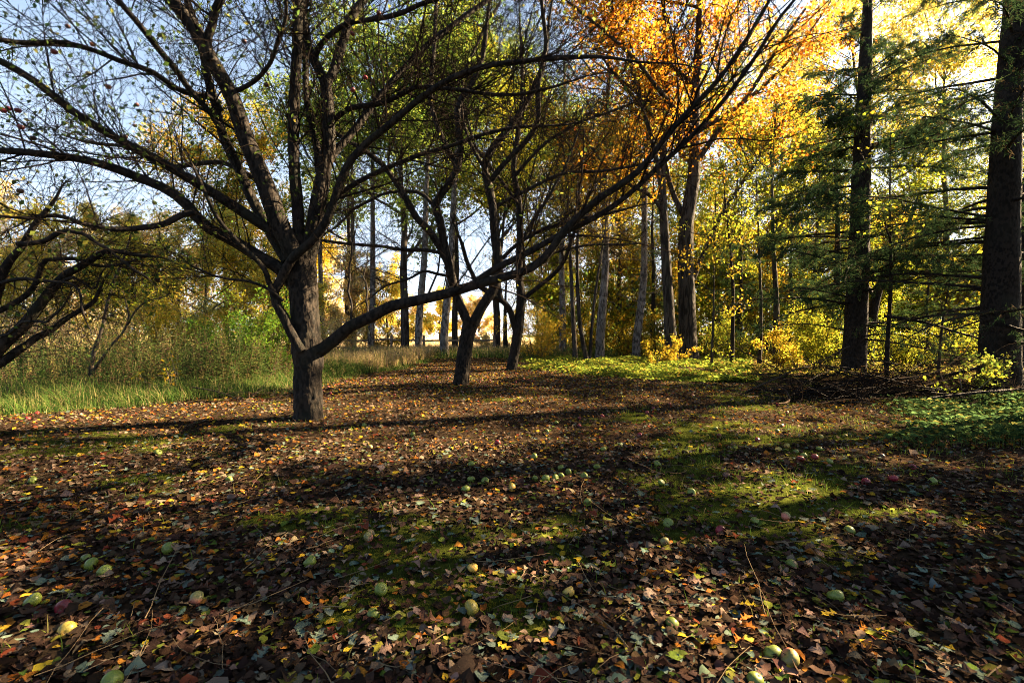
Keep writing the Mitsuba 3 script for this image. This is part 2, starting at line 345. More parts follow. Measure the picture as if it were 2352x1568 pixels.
r0 = np.random.default_rng(11)
D = 7.13
trunkP = np.array([at(710, 968, D), at(708, 930, D), at(707, 880, D), at(709, 840, D), at(706, 800, D), at(702, 740, D), at(697, 680, D), at(694, 640, D), at(692, 600, D), at(690, 575, D)])
trunkW = np.array([62, 60, 60, 62, 70, 64, 61, 62, 66, 60])
KT = 64
tP = spline(trunkP, KT)
tR = np.interp(np.linspace(0, 1, KT), np.linspace(0, 1, len(trunkW)), trunkW) / 2 * 0.435374 / F * D * 0.95
tP[0, 2] -= 0.12
W = lambda *a, **k: traced(*a, rng=r0, **k)
main_limbs = [
    W([(688, 620), (672, 575), (655, 545), (625, 470), (591, 380), (560, 300), (527, 215), (485, 134), (440, 55), (394, 0)], D - .02, 6.3, 44, 20, ext=1.3),
    W([(485, 140), (478, 100), (484, 60), (496, 20), (510, -10)], 6.45, 6.3, 19, 12, ext=1.0),
    W([(660, 600), (630, 550), (598, 492), (570, 440), (548, 387), (520, 330), (503, 290), (490, 230), (474, 160), (455, 80), (430, 0)], D - .05, 7.7, 24, 12, ext=1.2),
    W([(660, 580), (633, 538), (580, 502), (527, 468), (470, 432), (422, 404), (334, 352), (229, 292), (105, 204), (0, 141), (-120, 80)], D, 5.4, 26, 9, ext=0.8),
    W([(672, 650), (650, 622), (600, 590), (545, 556), (475, 522), (429, 468), (369, 425), (274, 390), (150, 362), (0, 345), (-100, 340)], D, 5.6, 30, 8, ext=0.6),
    W([(448, 486), (422, 492), (369, 517), (325, 524), (281, 526), (210, 512), (140, 497), (60, 500)], 6.35, 5.6, 15, 6, ext=0.4),
    W([(690, 600), (684, 500), (680, 410), (676, 330), (674, 273), (675, 191), (682, 109), (688, 0)], D + .03, 6.9, 27, 17, ext=1.4),
    W([(704, 610), (716, 545), (733, 470), (742, 410), (752, 342), (756, 273), (750, 205), (747, 186)], D + .02, 7.3, 38, 24),
    W([(747, 190), (735, 165), (722, 140), (708, 100), (701, 40), (700, -20)], 7.3, 7.5, 20, 14, ext=1.2),
    W([(749, 192), (758, 178), (767, 160), (783, 109), (808, 41), (838, -10)], 7.3, 7.7, 21, 15, ext=1.3),
    W([(738, 440), (730, 360), (716, 290), (702, 219), (699, 150), (697, 96), (690, 20)], 7.25, 8.0, 17, 10, ext=1.0),
    W([(694, 806), (674, 773), (653, 728), (635, 696), (629, 668), (646, 640), (660, 608), (685, 580), (713, 559), (737, 531), (755, 500), (772, 440), (797, 374), (838, 328), (893, 287), (934, 252), (975, 219), (1041, 178), (1136, 148), (1241, 137), (1382, 130), (1487, 143)],
      D - .2, 5.6, 22, 6, K=44, ext=0.7, dpow=1.5),
    W([(630, 672), (621, 654), (608, 620), (590, 592), (551, 556), (500, 500), (470, 440)], D - .3, 6.3, 12, 5, ext=0.6),
    W([(726, 812), (752, 792), (780, 770), (800, 752), (850, 728), (900, 703), (960, 690), (1030, 672), (1090, 652), (1153, 634), (1223, 610), (1255, 581), (1283, 539), (1332, 490), (1382, 450), (1452, 404), (1505, 345), (1568, 268), (1649, 183), (1709, 98), (1740, 46), (1772, -10)],
      D, 5.3, 28, 6, K=48, ext=0.8),
    W([(1080, 655), (1136, 617), (1206, 581), (1294, 531), (1382, 490), (1452, 439), (1508, 387), (1568, 334), (1621, 274), (1691, 190), (1744, 120), (1786, 49), (1832, -10)], 6.6, 5.6, 15, 6, K=36, ext=0.8),
    W([(742, 420), (762, 361), (811, 301), (857, 241), (893, 197), (947, 137), (1041, 55), (1130, -10)], 7.25, 8.2, 17, 8, ext=1.0),
    W([(722, 135), (742, 96), (770, 71), (797, 52), (879, 38), (961, 14), (1040, -15)], 7.35, 6.6, 12, 7, ext=0.8),
    W([(508, 255), (492, 229), (422, 211), (352, 169), (281, 144), (211, 116), (140, 97), (70, 98), (0, 91), (-90, 70)], 7.45, 5.8, 13, 8, ext=0.5),
    W([(555, 400), (520, 320), (485, 264), (450, 225), (404, 158), (369, 116), (316, 53), (281, 10), (260, -20)], 7.3, 6.2, 14, 10, ext=1.1),
    W([(735, 500), (800, 430), (860, 400), (950, 360), (1050, 330), (1180, 290), (1300, 285)], 7.2, 8.0, 12, 5, ext=0.6),
    W([(756, 290), (800, 250), (880, 235), (960, 200), (1060, 210), (1180, 220), (1300, 190)], 7.4, 6.2, 12, 5, ext=0.6),
    W([(600, 420), (560, 395), (500, 372), (430, 380), (360, 372), (300, 340), (180, 320)], 7.4, 8.2, 12, 5, ext=0.7),
    W([(527, 215), (600, 170), (640, 100), (655, 30), (660, -20)], 6.7, 6.0, 10, 6, ext=0.9),
    W([(650, 690), (600, 655), (540, 640), (470, 622), (430, 600)], D - .3, 6.5, 7, 3.5, ext=0.3),
    W([(808, 750), (806, 700), (800, 650), (803, 600), (815, 540)], 7.0, 6.9, 6, 3, ext=0.3),
    W([(845, 728), (840, 670), (836, 640), (842, 590)], 7.0, 7.2, 5, 2.5, ext=0.2),
]
def left_leaves(p):
    return np.where((p[:, 0] < -2.6) & (p[:, 2] > 2.6), 1.0, 0.10)
MAIN, main_ends = apple_tree('thickest apple tree, gnarled dark trunk forking above a long low limb that sweeps sideways', (tP, tR), main_limbs, 3, dens=(7.5, 7.5, 5.0), blen=(0.8, 2.5), leaves=5200, leaf_where=left_leaves)

D = 12.0
tw = [35, 34, 32, 33, 38]
tp = spline(np.array([at(1058, 884, D), at(1063, 840, D), at(1069, 795, D), at(1076, 760, D), at(1082, 735, D)]), 40)
tr = np.interp(np.linspace(0, 1, 40), np.linspace(0, 1, 5), tw) / 2 * 0.435374 / F * D * 0.95
tp[0, 2] -= 0.12
mid_limbs = [
    W([(1080, 752), (1062, 712), (1050, 680), (1041, 648), (1030, 600), (1018, 545), (1006, 490), (1000, 475), (1030, 422), (1051, 380), (1056, 334), (1052, 246), (1083, 193), (1110, 120), (1120, 40)], D, 11.6, 21, 9, K=40, ext=1.2),
    W([(1051, 385), (1030, 345), (1013, 310), (991, 229), (995, 141), (1002, 0)], 11.8, 12.6, 12, 7, ext=1.2),
    W([(1030, 605), (1012, 570), (985, 530), (960, 505), (935, 457), (900, 404), (837, 345), (760, 300)], D - .05, 11.0, 18, 6, ext=1.0),
    W([(1084, 750), (1111, 697), (1136, 659), (1146, 606), (1140, 560), (1132, 490), (1121, 422), (1113, 382), (1136, 334), (1171, 292), (1223, 211), (1245, 158), (1260, 60)], D, 12.3, 24, 8, K=38, ext=1.2),
    W([(1121, 425), (1164, 369), (1206, 327), (1237, 274), (1237, 193), (1252, 116), (1245, 0)], 12.2, 11.2, 13, 7, ext=1.3),
    W([(1022, 582), (980, 575), (920, 572), (850, 562), (784, 558), (720, 548)], D - .1, 10.8, 9, 5, ext=0.6),
    W([(1044, 632), (1010, 630), (970, 622), (940, 640), (890, 655), (840, 690)], D - .1, 11.0, 7, 3, ext=0.4),
    W([(1146, 600), (1190, 560), (1260, 520), (1340, 500), (1440, 480)], 12.1, 11.4, 9, 4, ext=0.8),
    W([(1128, 480), (1200, 440), (1290, 400), (1400, 390), (1500, 370)], 12.2, 13.2, 9, 4, ext=0.9),
    W([(1113, 385), (1070, 300), (1060, 200), (1100, 90), (1150, 0)], 12.2, 13.4, 9, 5, ext=1.0),
    W([(1006, 490), (960, 440), (900, 440), (830, 470), (770, 520)], 11.8, 13.0, 8, 4, ext=0.8),
]
MID, mid_ends = apple_tree('apple tree with a forked, forward-leaning trunk standing midway down the clearing', (tp, tr), mid_limbs, 5, dens=(8.0, 6.5, 3.5), blen=(0.9, 2.7), leaves=700, twig_r=1.35)

D = 16.6
tp = spline(np.array([at(1174, 852, D), at(1182, 810, D), at(1188, 770, D), at(1194, 720, D), at(1197, 690, D), at(1194, 650, D)]), 36)
tr = np.interp(np.linspace(0, 1, 36), np.linspace(0, 1, 6), [26, 24, 23, 22, 22, 18]) / 2 * 0.435374 / F * D * 0.95
tp[0, 2] -= 0.12
third_limbs = [
    W([(1195, 670), (1192, 620), (1195, 540), (1190, 450), (1180, 380), (1190, 300), (1200, 200), (1195, 80)], D, 16.2, 17, 7, ext=1.2),
    W([(1195, 696), (1212, 678), (1240, 656), (1280, 620), (1305, 580), (1330, 500), (1400, 440)], D, 15.4, 11, 4, ext=1.0),
    W([(1186, 762), (1178, 735), (1168, 705), (1152, 688), (1125, 672), (1090, 640), (1060, 560)], D, 15.8, 15, 6, ext=1.0),
    W([(1152, 690), (1145, 640), (1152, 560), (1160, 480)], 16.2, 17.4, 9, 4, ext=1.0),
    W([(1194, 560), (1240, 480), (1290, 400), (1330, 300)], 16.6, 17.6, 9, 4, ext=1.2),
    W([(1192, 470), (1140, 400), (1090, 330), (1060, 220)], 16.4, 15.2, 8, 4, ext=1.2),
    W([(1186, 400), (1240, 340), (1330, 280), (1420, 250)], 16.4, 15.2, 8, 4, ext=1.0),
    W([(1195, 620), (1290, 575), (1380, 560), (1450, 560)], 16.6, 15.0, 6, 3, ext=0.8),
]
apple_tree('slender apple tree with a crooked side stem, farthest of the orchard trees along the clearing', (tp, tr), third_limbs, 8, dens=(8.0, 5.6, 2.0), blen=(0.9, 2.7), leaves=500, twig_r=1.7)

# the tree whose trunk stands just beyond the left edge
D = 5.7
bx = px(-70, D)
tp = spline(np.array([[bx, D, -0.15], [bx + .02, D, 0.3], [bx + 0.04, D, 0.62], [bx + 0.08, D, 0.9]]), 24)
left_limbs = [
    W([(-55, 860), (0, 800), (50, 752), (90, 700), (130, 655), (150, 630), (200, 600), (250, 575), (310, 585)], D, 6.0, 30, 5, K=34, ext=0.5),
    W([(-40, 850), (0, 832), (60, 792), (110, 763), (180, 716), (215, 690), (235, 655)], D, 6.3, 20, 4, ext=0.3),
    W([(-50, 820), (-20, 720), (0, 650), (30, 585), (60, 540), (100, 490), (130, 450)], D, 5.6, 24, 6, K=34, ext=0.3),
    W([(40, 560), (90, 555), (150, 530), (200, 545), (260, 580), (310, 620)], 5.4, 5.6, 12, 4, ext=0.3),
    W([(-20, 720), (40, 690), (80, 650), (100, 600), (160, 590), (220, 610), (300, 600)], D, 6.0, 13, 4, ext=0.4),
    W([(-50, 760), (20, 770), (60, 740), (100, 735), (150, 690)], D, 5.2, 8, 3, ext=0.3),
    W([(130, 655), (180, 640), (210, 660), (225, 640)], 5.8, 5.9, 8, 3, ext=0.2),
    W([(-30, 680), (30, 640), (110, 640), (170, 660), (200, 740)], 5.6, 5.4, 10, 3, ext=0.2),
]
apple_tree('low-spreading apple tree at the edge of view whose crooked limbs reach over the tall weeds', (tp, np.linspace(0.17, 0.13, 24)), left_limbs, 9, dens=(5.5, 6.0, 5.0), blen=(0.3, 0.95), leaves=450, up=0.0, twig_r=1.0, t0=0.1)

# ------------------------------------------------------------------ other trees
YEL = [((0.42, 0.29, 0.022), 5), ((0.34, 0.29, 0.03), 4), ((0.24, 0.24, 0.03), 3), ((0.40, 0.21, 0.025), 2)]
YGR = [((0.26, 0.28, 0.025), 5), ((0.16, 0.21, 0.022), 4), ((0.36, 0.31, 0.025), 4), ((0.09, 0.13, 0.02), 2)]
GRN = [((0.12, 0.19, 0.035), 5), ((0.20, 0.26, 0.04), 4), ((0.08, 0.13, 0.03), 3), ((0.32, 0.32, 0.05), 1)]
ORG = [((0.46, 0.17, 0.015), 5), ((0.46, 0.25, 0.02), 4), ((0.38, 0.11, 0.015), 2), ((0.34, 0.28, 0.03), 2.5), ((0.15, 0.18, 0.03), 1)]
PAL = [((0.66, 0.55, 0.30), 5), ((0.62, 0.50, 0.20), 4), ((0.50, 0.38, 0.20), 3), ((0.38, 0.36, 0.10), 2)]
HED = [((0.56, 0.42, 0.06), 5), ((0.52, 0.46, 0.10), 4), ((0.38, 0.38, 0.07), 3)]

def deciduous(name, label, x, y, h, r, pal, nleaf, lsize, seed, lo=0.35, spread=0.30, nlimb=9, lean=(0, 0), trunk_pts=None, bark_key='mat_grey_bark', twig='mat_pale_twig', group=None, cat='tree', limb_parts=True, spray=0.5, extra=(), one=False, gaps=0.24):
    rng = np.random.default_rng(seed)
    key = thing(name, label, cat, group)
    K = 30
    if trunk_pts is None:
        z = np.linspace(-0.15, h * 0.93, 8)
        w = rng.normal(0, 0.012 * h, (8, 2)) * np.linspace(0, 1, 8)[:, None]
        P = np.stack([x + lean[0] * z / h + w[:, 0], y + lean[1] * z / h + w[:, 1], z], 1)
    else:
        P = np.asarray(trunk_pts, float)
    P = spline(P, K)
    R = r * (1 - 0.88 * np.linspace(0, 1, K) ** 1.1)
    put('trunk', bark_tube(P, R, 18 if r > 0.12 else 10, 0.06, 7.0, seed, flare=0.35), bark_key, key, smooth=True)
    zz = P[:, 2] / h
    cand = np.where(zz > lo)[0]
    LP, LR = [], []
    for n in range(nlimb):
        k = int(rng.choice(cand[:-1]))
        f = (P[k, 2] / h - lo) / (1 - lo)
        L = spread * h * (0.55 + 0.9 * (1 - f)) * rng.uniform(0.7, 1.15)
        a = rng.uniform(0, 2 * np.pi) if n > 1 else n * np.pi + rng.uniform(-.5, .5)
        d = unit(np.array([math.cos(a), math.sin(a), 0.55 + 0.5 * f]))[None]
        b, q = grow(rng, P[k][None], d * [1, 1, 0.75], np.array([L]), np.array([R[k] * 0.55]), np.array([0.012]), 9, 0.10, (0, 0, 0.5))
        LP.append(b[0]); LR.append(q[0])
    LP = [spline(p, 10) for p in LP] + [spline(p[0], 10) for p in extra] + [spline(P[cand[0]:], 10)]
    LR = LR + [np.interp(np.linspace(0, 1, 10), np.linspace(0, 1, len(p[1])), p[1]) for p in extra] + [np.interp(np.linspace(0, 1, 10), np.linspace(0, 1, K - cand[0]), R[cand[0]:])]
    LP, LR = np.array(LP), np.array(LR)
    if limb_parts:
        for p, q_ in zip(LP[:-1], LR[:-1]): put('limb', tubes(p[None], q_[None], 7), bark_key, key, smooth=True)
    else:
        put('limb', tubes(LP[:-1], LR[:-1], 5), bark_key, key, smooth=True)
        labels[key + '__limb'] = {'kind': 'stuff'}
    s = h / 14.0
    p1, d1, r1, t1, _ = spawn(rng, LP, LR, 2.6 / s, 0.15, 1.0, (30, 70), 0.2)
    L1 = rng.uniform(0.5, 1.7, len(p1)) * s
    b1, q1 = grow(rng, p1, d1, L1, np.minimum(r1 * 0.5, 0.022 * s), np.full(len(p1), 0.006), 4, 0.15, (0, 0, 0.2))
    p2, d2, r2, t2, _ = spawn(rng, b1, q1, 3.0 / s, 0.2, 1.0, (30, 70), 0.1)
    b2, q2 = grow(rng, p2, d2, rng.uniform(0.25, 0.8, len(p2)) * s, np.full(len(p2), 0.009), np.full(len(p2), 0.005), 2, 0.2)
    e = 2 if one else 1
    put('twig_crown', join([tubes(b1[:, ::2 * e], q1[:, ::2 * e], 3), tubes(b2[::e, ::2], q2[::e, ::2], 3)]), twig, key)
    if nleaf:
        ends = np.concatenate([b2[:, -1], b2[:, 1], b1[:, -1], b1[:, 2]])
        gap = meshkit.noise(ends * (1.1 / s) + seed * 3.3, 1)
        ends = ends[gap > gaps]
        nc = len(ends)
        ccol = palette(rng, pal, nc)
        wgt = rng.uniform(0.2, 1.0, nc)
        idx = rng.choice(nc, nleaf, p=wgt / wgt.sum())
        pos = ends[idx] + rng.normal(0, spray * 0.55 * min(s, 1.3), (nleaf, 3))
        cols = 0.55 * ccol[idx] + 0.45 * palette(rng, pal, nleaf)
        lm, lc = leaf_quads(rng, pos, lsize, cols, 0.2, 0.75, droop=(0, 0, -0.4), one=one)
        put('foliage', lm, 'mat_leaf', key, color=lc)
    return key

# twin oaks
D = 22.0
def tl(pts, d0, d1, w0, w1, K=24, ext=0.0): return traced(pts, d0, d1, w0, w1, K=K, ext=ext)
oakA = np.array([at(1545, 834, D), at(1540, 780, D), at(1536, 700, D), at(1530, 600, D), at(1524, 485, D), at(1520, 432, D), at(1527, 300, D), at(1530, 200, D), at(1526, 60, D + .3), at(1520, -120, D + .5)])
deciduous('oak_tree', 'slimmer grey stem of the two oaks that stand side by side, orange leaves overhead', 0, 0, 20, 0.26, ORG, 13000, 0.17, 31, lo=0.40, spread=0.32, gaps=0.36, nlimb=10, trunk_pts=oakA, bark_key='mat_grey_bark', twig='mat_twig', one=True,
          extra=[tl([(1521, 440), (1506, 360), (1491, 297), (1470, 230), (1440, 120), (1400, 0)], D, D - 2, 13, 5), tl([(1524, 490), (1500, 455), (1440, 420), (1380, 370), (1340, 300)], D, D - 1.5, 10, 4)])
D = 22.6
oakB = np.array([at(1583, 836, D), at(1580, 780, D), at(1577, 665, D), at(1577, 507, D), at(1586, 455, D), at(1594, 400, D), at(1596, 259, D), at(1604, 120, D), at(1606, -60, D), at(1600, -200, D)])
deciduous('oak_tree', 'stouter of the two side-by-side oaks, a bent limb low on its trunk', 0, 0, 21, 0.42, ORG, 15000, 0.17, 32, lo=0.40, spread=0.34, gaps=0.36, nlimb=10, trunk_pts=oakB, bark_key='mat_grey_bark', twig='mat_twig', one=True,
          extra=[tl([(1592, 640), (1610, 595), (1626, 560), (1649, 507), (1701, 425), (1731, 380), (1780, 300), (1830, 240)], D, D - 2.5, 12, 4), tl([(1577, 510), (1560, 475), (1545, 440), (1520, 330), (1510, 230)], D, D + 1.5, 14, 5),
                 tl([(1596, 380), (1650, 300), (1710, 230), (1780, 120), (1850, 20)], D, D - 1.5, 14, 5)])

# tall deciduous trees behind; u in the 2352-wide picture, depth, height
for (name, label, u, d, h, r, pal, n, ls, seed, lo, sp) in [
    ('maple_tree', 'tall maple still mostly green, its crown showing above the forked apple tree', 930, 27, 19, 0.24, GRN, 14000, 0.19, 41, 0.28, 0.27),
    ('maple_tree', 'yellow-green maple rising behind the slender crooked apple tree', 1140, 31, 20, 0.24, YGR, 14000, 0.20, 42, 0.22, 0.26),
    ('maple_tree', 'golden maple with a low crown seen between the two leaning pale pines', 1425, 33, 17, 0.20, YEL, 10000, 0.17, 43, 0.14, 0.26),
    ('maple_tree', 'golden maple just beyond the pale clump of stems', 1290, 36, 18, 0.2, YEL, 9000, 0.18, 44, 0.14, 0.27),
    ('maple_tree', 'bright yellow-green maple behind the stouter oak', 1690, 40, 21, 0.2, YGR, 10000, 0.2, 45, 0.2, 0.27),
    ('maple_tree', 'bright yellow maple glimpsed beyond the slimmer of the two dark spruces', 1880, 39, 21, 0.2, YGR, 10000, 0.2, 46, 0.16, 0.27),
    ('maple_tree', 'yellow-green maple beyond the gap between the two dark spruces', 2110, 37, 18, 0.2, YGR, 10000, 0.16, 47, 0.16, 0.27),
    ('maple_tree', 'yellow-green maple partly hidden behind the thickest spruce trunk', 2300, 38, 18, 0.2, YGR, 9000, 0.16, 48, 0.16, 0.27),
    ('birch_tree', 'broad yellow birch rising alone above the weeds behind the thickest apple tree', 520, 31, 15.5, 0.18, YEL, 12000, 0.15, 49, 0.16, 0.24),
    ('birch_tree', 'smaller yellow birch close beside the broad one, behind the weeds', 620, 36, 13, 0.16, YEL, 8000, 0.16, 50, 0.16, 0.25),
    ('hedge_tree', 'pale straw-leaved tree at the far end of the hedgerow, beyond the low-spreading apple', 20, 27, 8.2, 0.12, PAL, 8000, 0.13, 51, 0.08, 0.30),
    ('hedge_tree', 'pale yellow tree second along the hedgerow from the edge of view', 140, 29, 8.0, 0.12, PAL, 8000, 0.13, 52, 0.08, 0.30),
    ('hedge_tree', 'golden tree third along the hedgerow, above the crooked sapling', 260, 28, 7.8, 0.12, HED, 8000, 0.13, 53, 0.08, 0.30),
    ('hedge_tree', 'straw-coloured tree fourth along the hedgerow, before the broad birch', 360, 33, 9.0, 0.12, PAL, 8000, 0.14, 54, 0.08, 0.30),
    ('hedge_tree', 'golden-green tree at the hedgerow end beside the green bush', 470, 24, 6.8, 0.10, HED, 7000, 0.12, 55, 0.06, 0.32),
    ('hedge_tree', 'low yellow tree right behind the main forked trunk', 660, 27, 6.5, 0.10, HED, 6000, 0.12, 56, 0.06, 0.32),
    ('field_tree', 'small orange-yellow tree beyond the fence, under the low limb', 890, 36, 6.4, 0.10, HED, 7000, 0.15, 57, 0.05, 0.34),
    ('field_tree', 'small pale yellow tree at the fence line next to the leaning pine', 810, 33, 6.0, 0.10, PAL, 6000, 0.15, 58, 0.05, 0.34),
    ('field_tree', 'distant greenish tree past the little shed', 1010, 62, 6.5, 0.14, HED, 4000, 0.24, 59, 0.05, 0.34),
    ('field_tree', 'distant pale tree between shed and slender apple tree', 1100, 58, 5.6, 0.14, PAL, 4000, 0.24, 60, 0.05, 0.36),
    ('field_tree', 'distant straw-pale tree past the fence post', 950, 66, 6.0, 0.14, PAL, 4000, 0.24, 61, 0.05, 0.36),
    ('maple_tree', 'dark green maple standing in the gap beside the grey pine, behind the low limb', 800, 35, 18, 0.22, GRN, 11000, 0.20, 66, 0.42, 0.27),
    ('maple_tree', 'tall green maple with a crown showing between forked and slender apple trees', 1045, 33, 21, 0.22, GRN, 12000, 0.20, 67, 0.40, 0.27),
    ('maple_tree', 'tall lime-yellow maple whose high crown fills the sky above the slimmer dark spruce', 1960, 34, 26, 0.24, HED, 8000, 0.19, 64, 0.55, 0.22),
    ('maple_tree', 'tall yellow maple whose high crown shows between the two dark spruces', 2170, 34, 25, 0.22, HED, 6000, 0.19, 65, 0.55, 0.22),
    ('maple_tree', 'tall thin-crowned maple deep in the wood above the oaks', 1560, 40, 22, 0.22, YGR, 8000, 0.2, 62, 0.25, 0.25),
    ('maple_tree', 'tall yellow maple deep in the wood behind the pale-barked sapling trunks', 1790, 42, 22, 0.22, YEL, 8000, 0.2, 63, 0.2, 0.25),
]:
    deciduous(name, label, px(u, d), d, h, r, pal, int(n * 1.8), ls * 1.06, seed, lo, sp * 1.3, nlimb=15, gaps=0.30, limb_parts=d < 30, one=True)

UNDER = [(1235, 38, 9, 0), (1270, 30, 6.5, 1), (1335, 40, 10, 0), (1375, 33, 7, 1), (1410, 44, 12, 0), (1455, 35, 8, 0), (1500, 38, 10, 1), (1545, 32, 8, 0), (1600, 34, 9, 1), (1640, 42, 13, 0), (1670, 27, 6.5, 1), (1725, 34, 10, 1), (1760, 28, 7.5, 0), (1830, 38, 12, 1), (1865, 27, 7, 1),
         (1925, 34, 11, 0), (1960, 40, 14, 1), (2010, 26, 7, 1), (2050, 33, 10, 0), (2090, 24, 5.0, 1), (2150, 36, 11, 1), (2190, 25, 5.2, 0), (2245, 32, 9, 1), (2290, 23, 6, 1), (2345, 30, 10, 0), (2400, 24, 9, 1)]
CNT = ['first', 'second', 'third', 'fourth', 'fifth', 'sixth', 'seventh', 'eighth', 'ninth', 'tenth', 'eleventh', 'twelfth', 'thirteenth', 'fourteenth', 'fifteenth', 'sixteenth', 'seventeenth']
for kind_ in (0, 1):
    for i, (u, d, h, _k) in enumerate([q for q in UNDER if q[3] == kind_]):
        deciduous('understory_tree', f'{["golden yellow", "yellow-green"][kind_]} understory tree in the wood, {CNT[i]} of its colour counted from the path', px(u, d), d, h, 0.05 + 0.006 * h, [YEL, YGR][kind_], 7200, 0.165, 900 + 20 * kind_ + i, 0.08, 0.30, nlimb=13, limb_parts=False, one=True)
for i, (u, d, h, pal) in enumerate([(-60, 24, 8.5, PAL), (80, 23, 7.2, HED), (200, 37, 10, PAL), (310, 24, 6.4, HED), (410, 30, 8.6, HED), (560, 27, 7.5, HED), (690, 40, 9, HED), (760, 42, 9, PAL), (-150, 30, 10, HED)]):
    deciduous('hedge_tree', f'smaller leafy tree filling the hedgerow, {["first", "third", "fifth", "sixth", "seventh", "eighth", "ninth", "tenth", "outermost"][i]} from the edge of view, {["straw", "gold", "pale straw", "lime", "yellow", "lime-green", "bright yellow", "straw-yellow", "deep yellow"][i]}', px(u, d), d, h, 0.1, pal, 8000, 0.145, 950 + i, 0.05, 0.32, nlimb=14, limb_parts=False, one=True)

def pine(label, pts, d, w0, seed, h=17, stub=26, dead=True, needles=1800, name='pine_tree', cat='tree'):
    rng = np.random.default_rng(seed)
    key = thing(name, label, cat)
    P = [at(u, v, d) for u, v in pts]
    top = P[-1] + unit(P[-1] - P[0]) * (h - P[-1][2])
    P = spline(np.array([P[0] * [1, 1, 0] - [0, 0, .15]] + P + [top]), 40)
    r0_ = 0.86 * w0 / 2 * 0.435374 / F * d
    R = r0_ * (1 - 0.75 * np.linspace(0, 1, 40))
    put('trunk', bark_tube(P, R, 18, 0.09, 6.0, seed, flare=0.2), 'mat_pine_bark', key, smooth=True)
    k = rng.integers(6, 38, stub)
    a = rng.uniform(0, 2 * np.pi, stub)
    dirs = np.stack([np.cos(a), np.sin(a), rng.uniform(-0.2, 0.25, stub)], 1)
    L = rng.uniform(0.3, 2.2, stub)
    b, q_ = grow(rng, P[k], dirs, L, 0.010 + 0.008 * L, np.full(stub, 0.006), 6, 0.10, (0, 0, 0.1))
    p2, d2, r2, t2, _ = spawn(rng, b, q_, 4.0, 0.3, 1.0, (35, 75))
    b2, q2 = grow(rng, p2, d2, rng.uniform(0.1, 0.6, len(p2)), np.full(len(p2), 0.006), np.full(len(p2), 0.004), 3, 0.2)
    put('dead_branches', join([tubes(b, q_, 4), tubes(b2, q2, 3)]), 'mat_pale_twig', key)
    labels[key + '__dead_branches'] = {'kind': 'stuff'}
    nb = 26
    k = rng.integers(24, 39, nb)
    a = rng.uniform(0, 2 * np.pi, nb)
    dirs = np.stack([np.cos(a), np.sin(a), rng.uniform(0, 0.5, nb)], 1)
    b, q_ = grow(rng, P[k], dirs, rng.uniform(1.2, 3.2, nb), np.full(nb, 0.035), np.full(nb, 0.01), 6, 0.12)
    put('limb', tubes(b, q_, 4), 'mat_grey_bark', key)
    labels[key + '__limb'] = {'kind': 'stuff'}
    pos = b.reshape(-1, 3)[rng.integers(0, nb * 7, needles)] + rng.normal(0, 0.28, (needles, 3))
    lm, lc = leaf_quads(rng, pos, 0.26, palette(rng, [((0.05, 0.09, 0.03), 3), ((0.08, 0.12, 0.04), 2)], needles), 0.2, 0.16)
    put('foliage', lm, 'mat_needle', key, color=lc)

pine('pine with a bare grey trunk, beside the fence post', [(961, 790), (966, 690), (974, 600), (978, 480)], 27.0, 21, 71)
pine('bare-trunked pine in front of the little shed', [(1020, 790), (1026, 700), (1034, 630), (1040, 500)], 26.0, 23, 72)
pine('grey pine trunk standing above the low limb of the thickest apple tree', [(852, 780), (856, 680), (856, 560), (856, 450)], 29.0, 18, 73)
pine('slim pine trunk closest behind the thickest apple trunk', [(812, 760), (812, 640), (810, 500)], 34.0, 15, 74)
pine('thin pine showing through the weeds to one side of the main forked trunk', [(742, 800), (738, 700), (735, 560)], 30.0, 15, 75)
pine('straight pale pine with dead side twigs, midway between pale clump and oaks', [(1378, 802), (1384, 700), (1391, 600), (1390, 480)], 24.0, 25, 76)
pine('leaning pale pine next to the slimmer oak', [(1461, 800), (1470, 720), (1479, 620), (1480, 510)], 25.0, 22, 77)
pine('grey pine directly behind the pale clump of stems', [(1292, 785), (1292, 700), (1290, 600), (1294, 480)], 27.0, 19, 78)

# pale clump of stems
D = 22.0
for n, (lab, pts, w) in enumerate([('straight pale stem, middle one of the smooth clump by the ground cover', [(1322, 808), (1316, 720), (1311, 610), (1305, 480), (1290, 300)], 12),
                                   ('pale stem curving out at its foot, in the smooth clump by the ground cover', [(1350, 806), (1338, 780), (1330, 720), (1326, 600), (1330, 450), (1345, 280)], 11),
                                   ('slender pale stem leaning away from the clump towards the straight pine', [(1354, 800), (1362, 720), (1372, 640), (1388, 540), (1405, 430), (1430, 300)], 8)]):
    P = np.array([at(u, v, D + 0.2 * n) for u, v in pts])
    P[0, 2] = -0.1
    deciduous('beech_tree', lab, 0, 0, P[-1, 2] + 0.5, w / 2 * 0.435374 / F * D, YEL, 1600, 0.12, 81 + n, lo=0.45, spread=0.3, nlimb=6, trunk_pts=P)

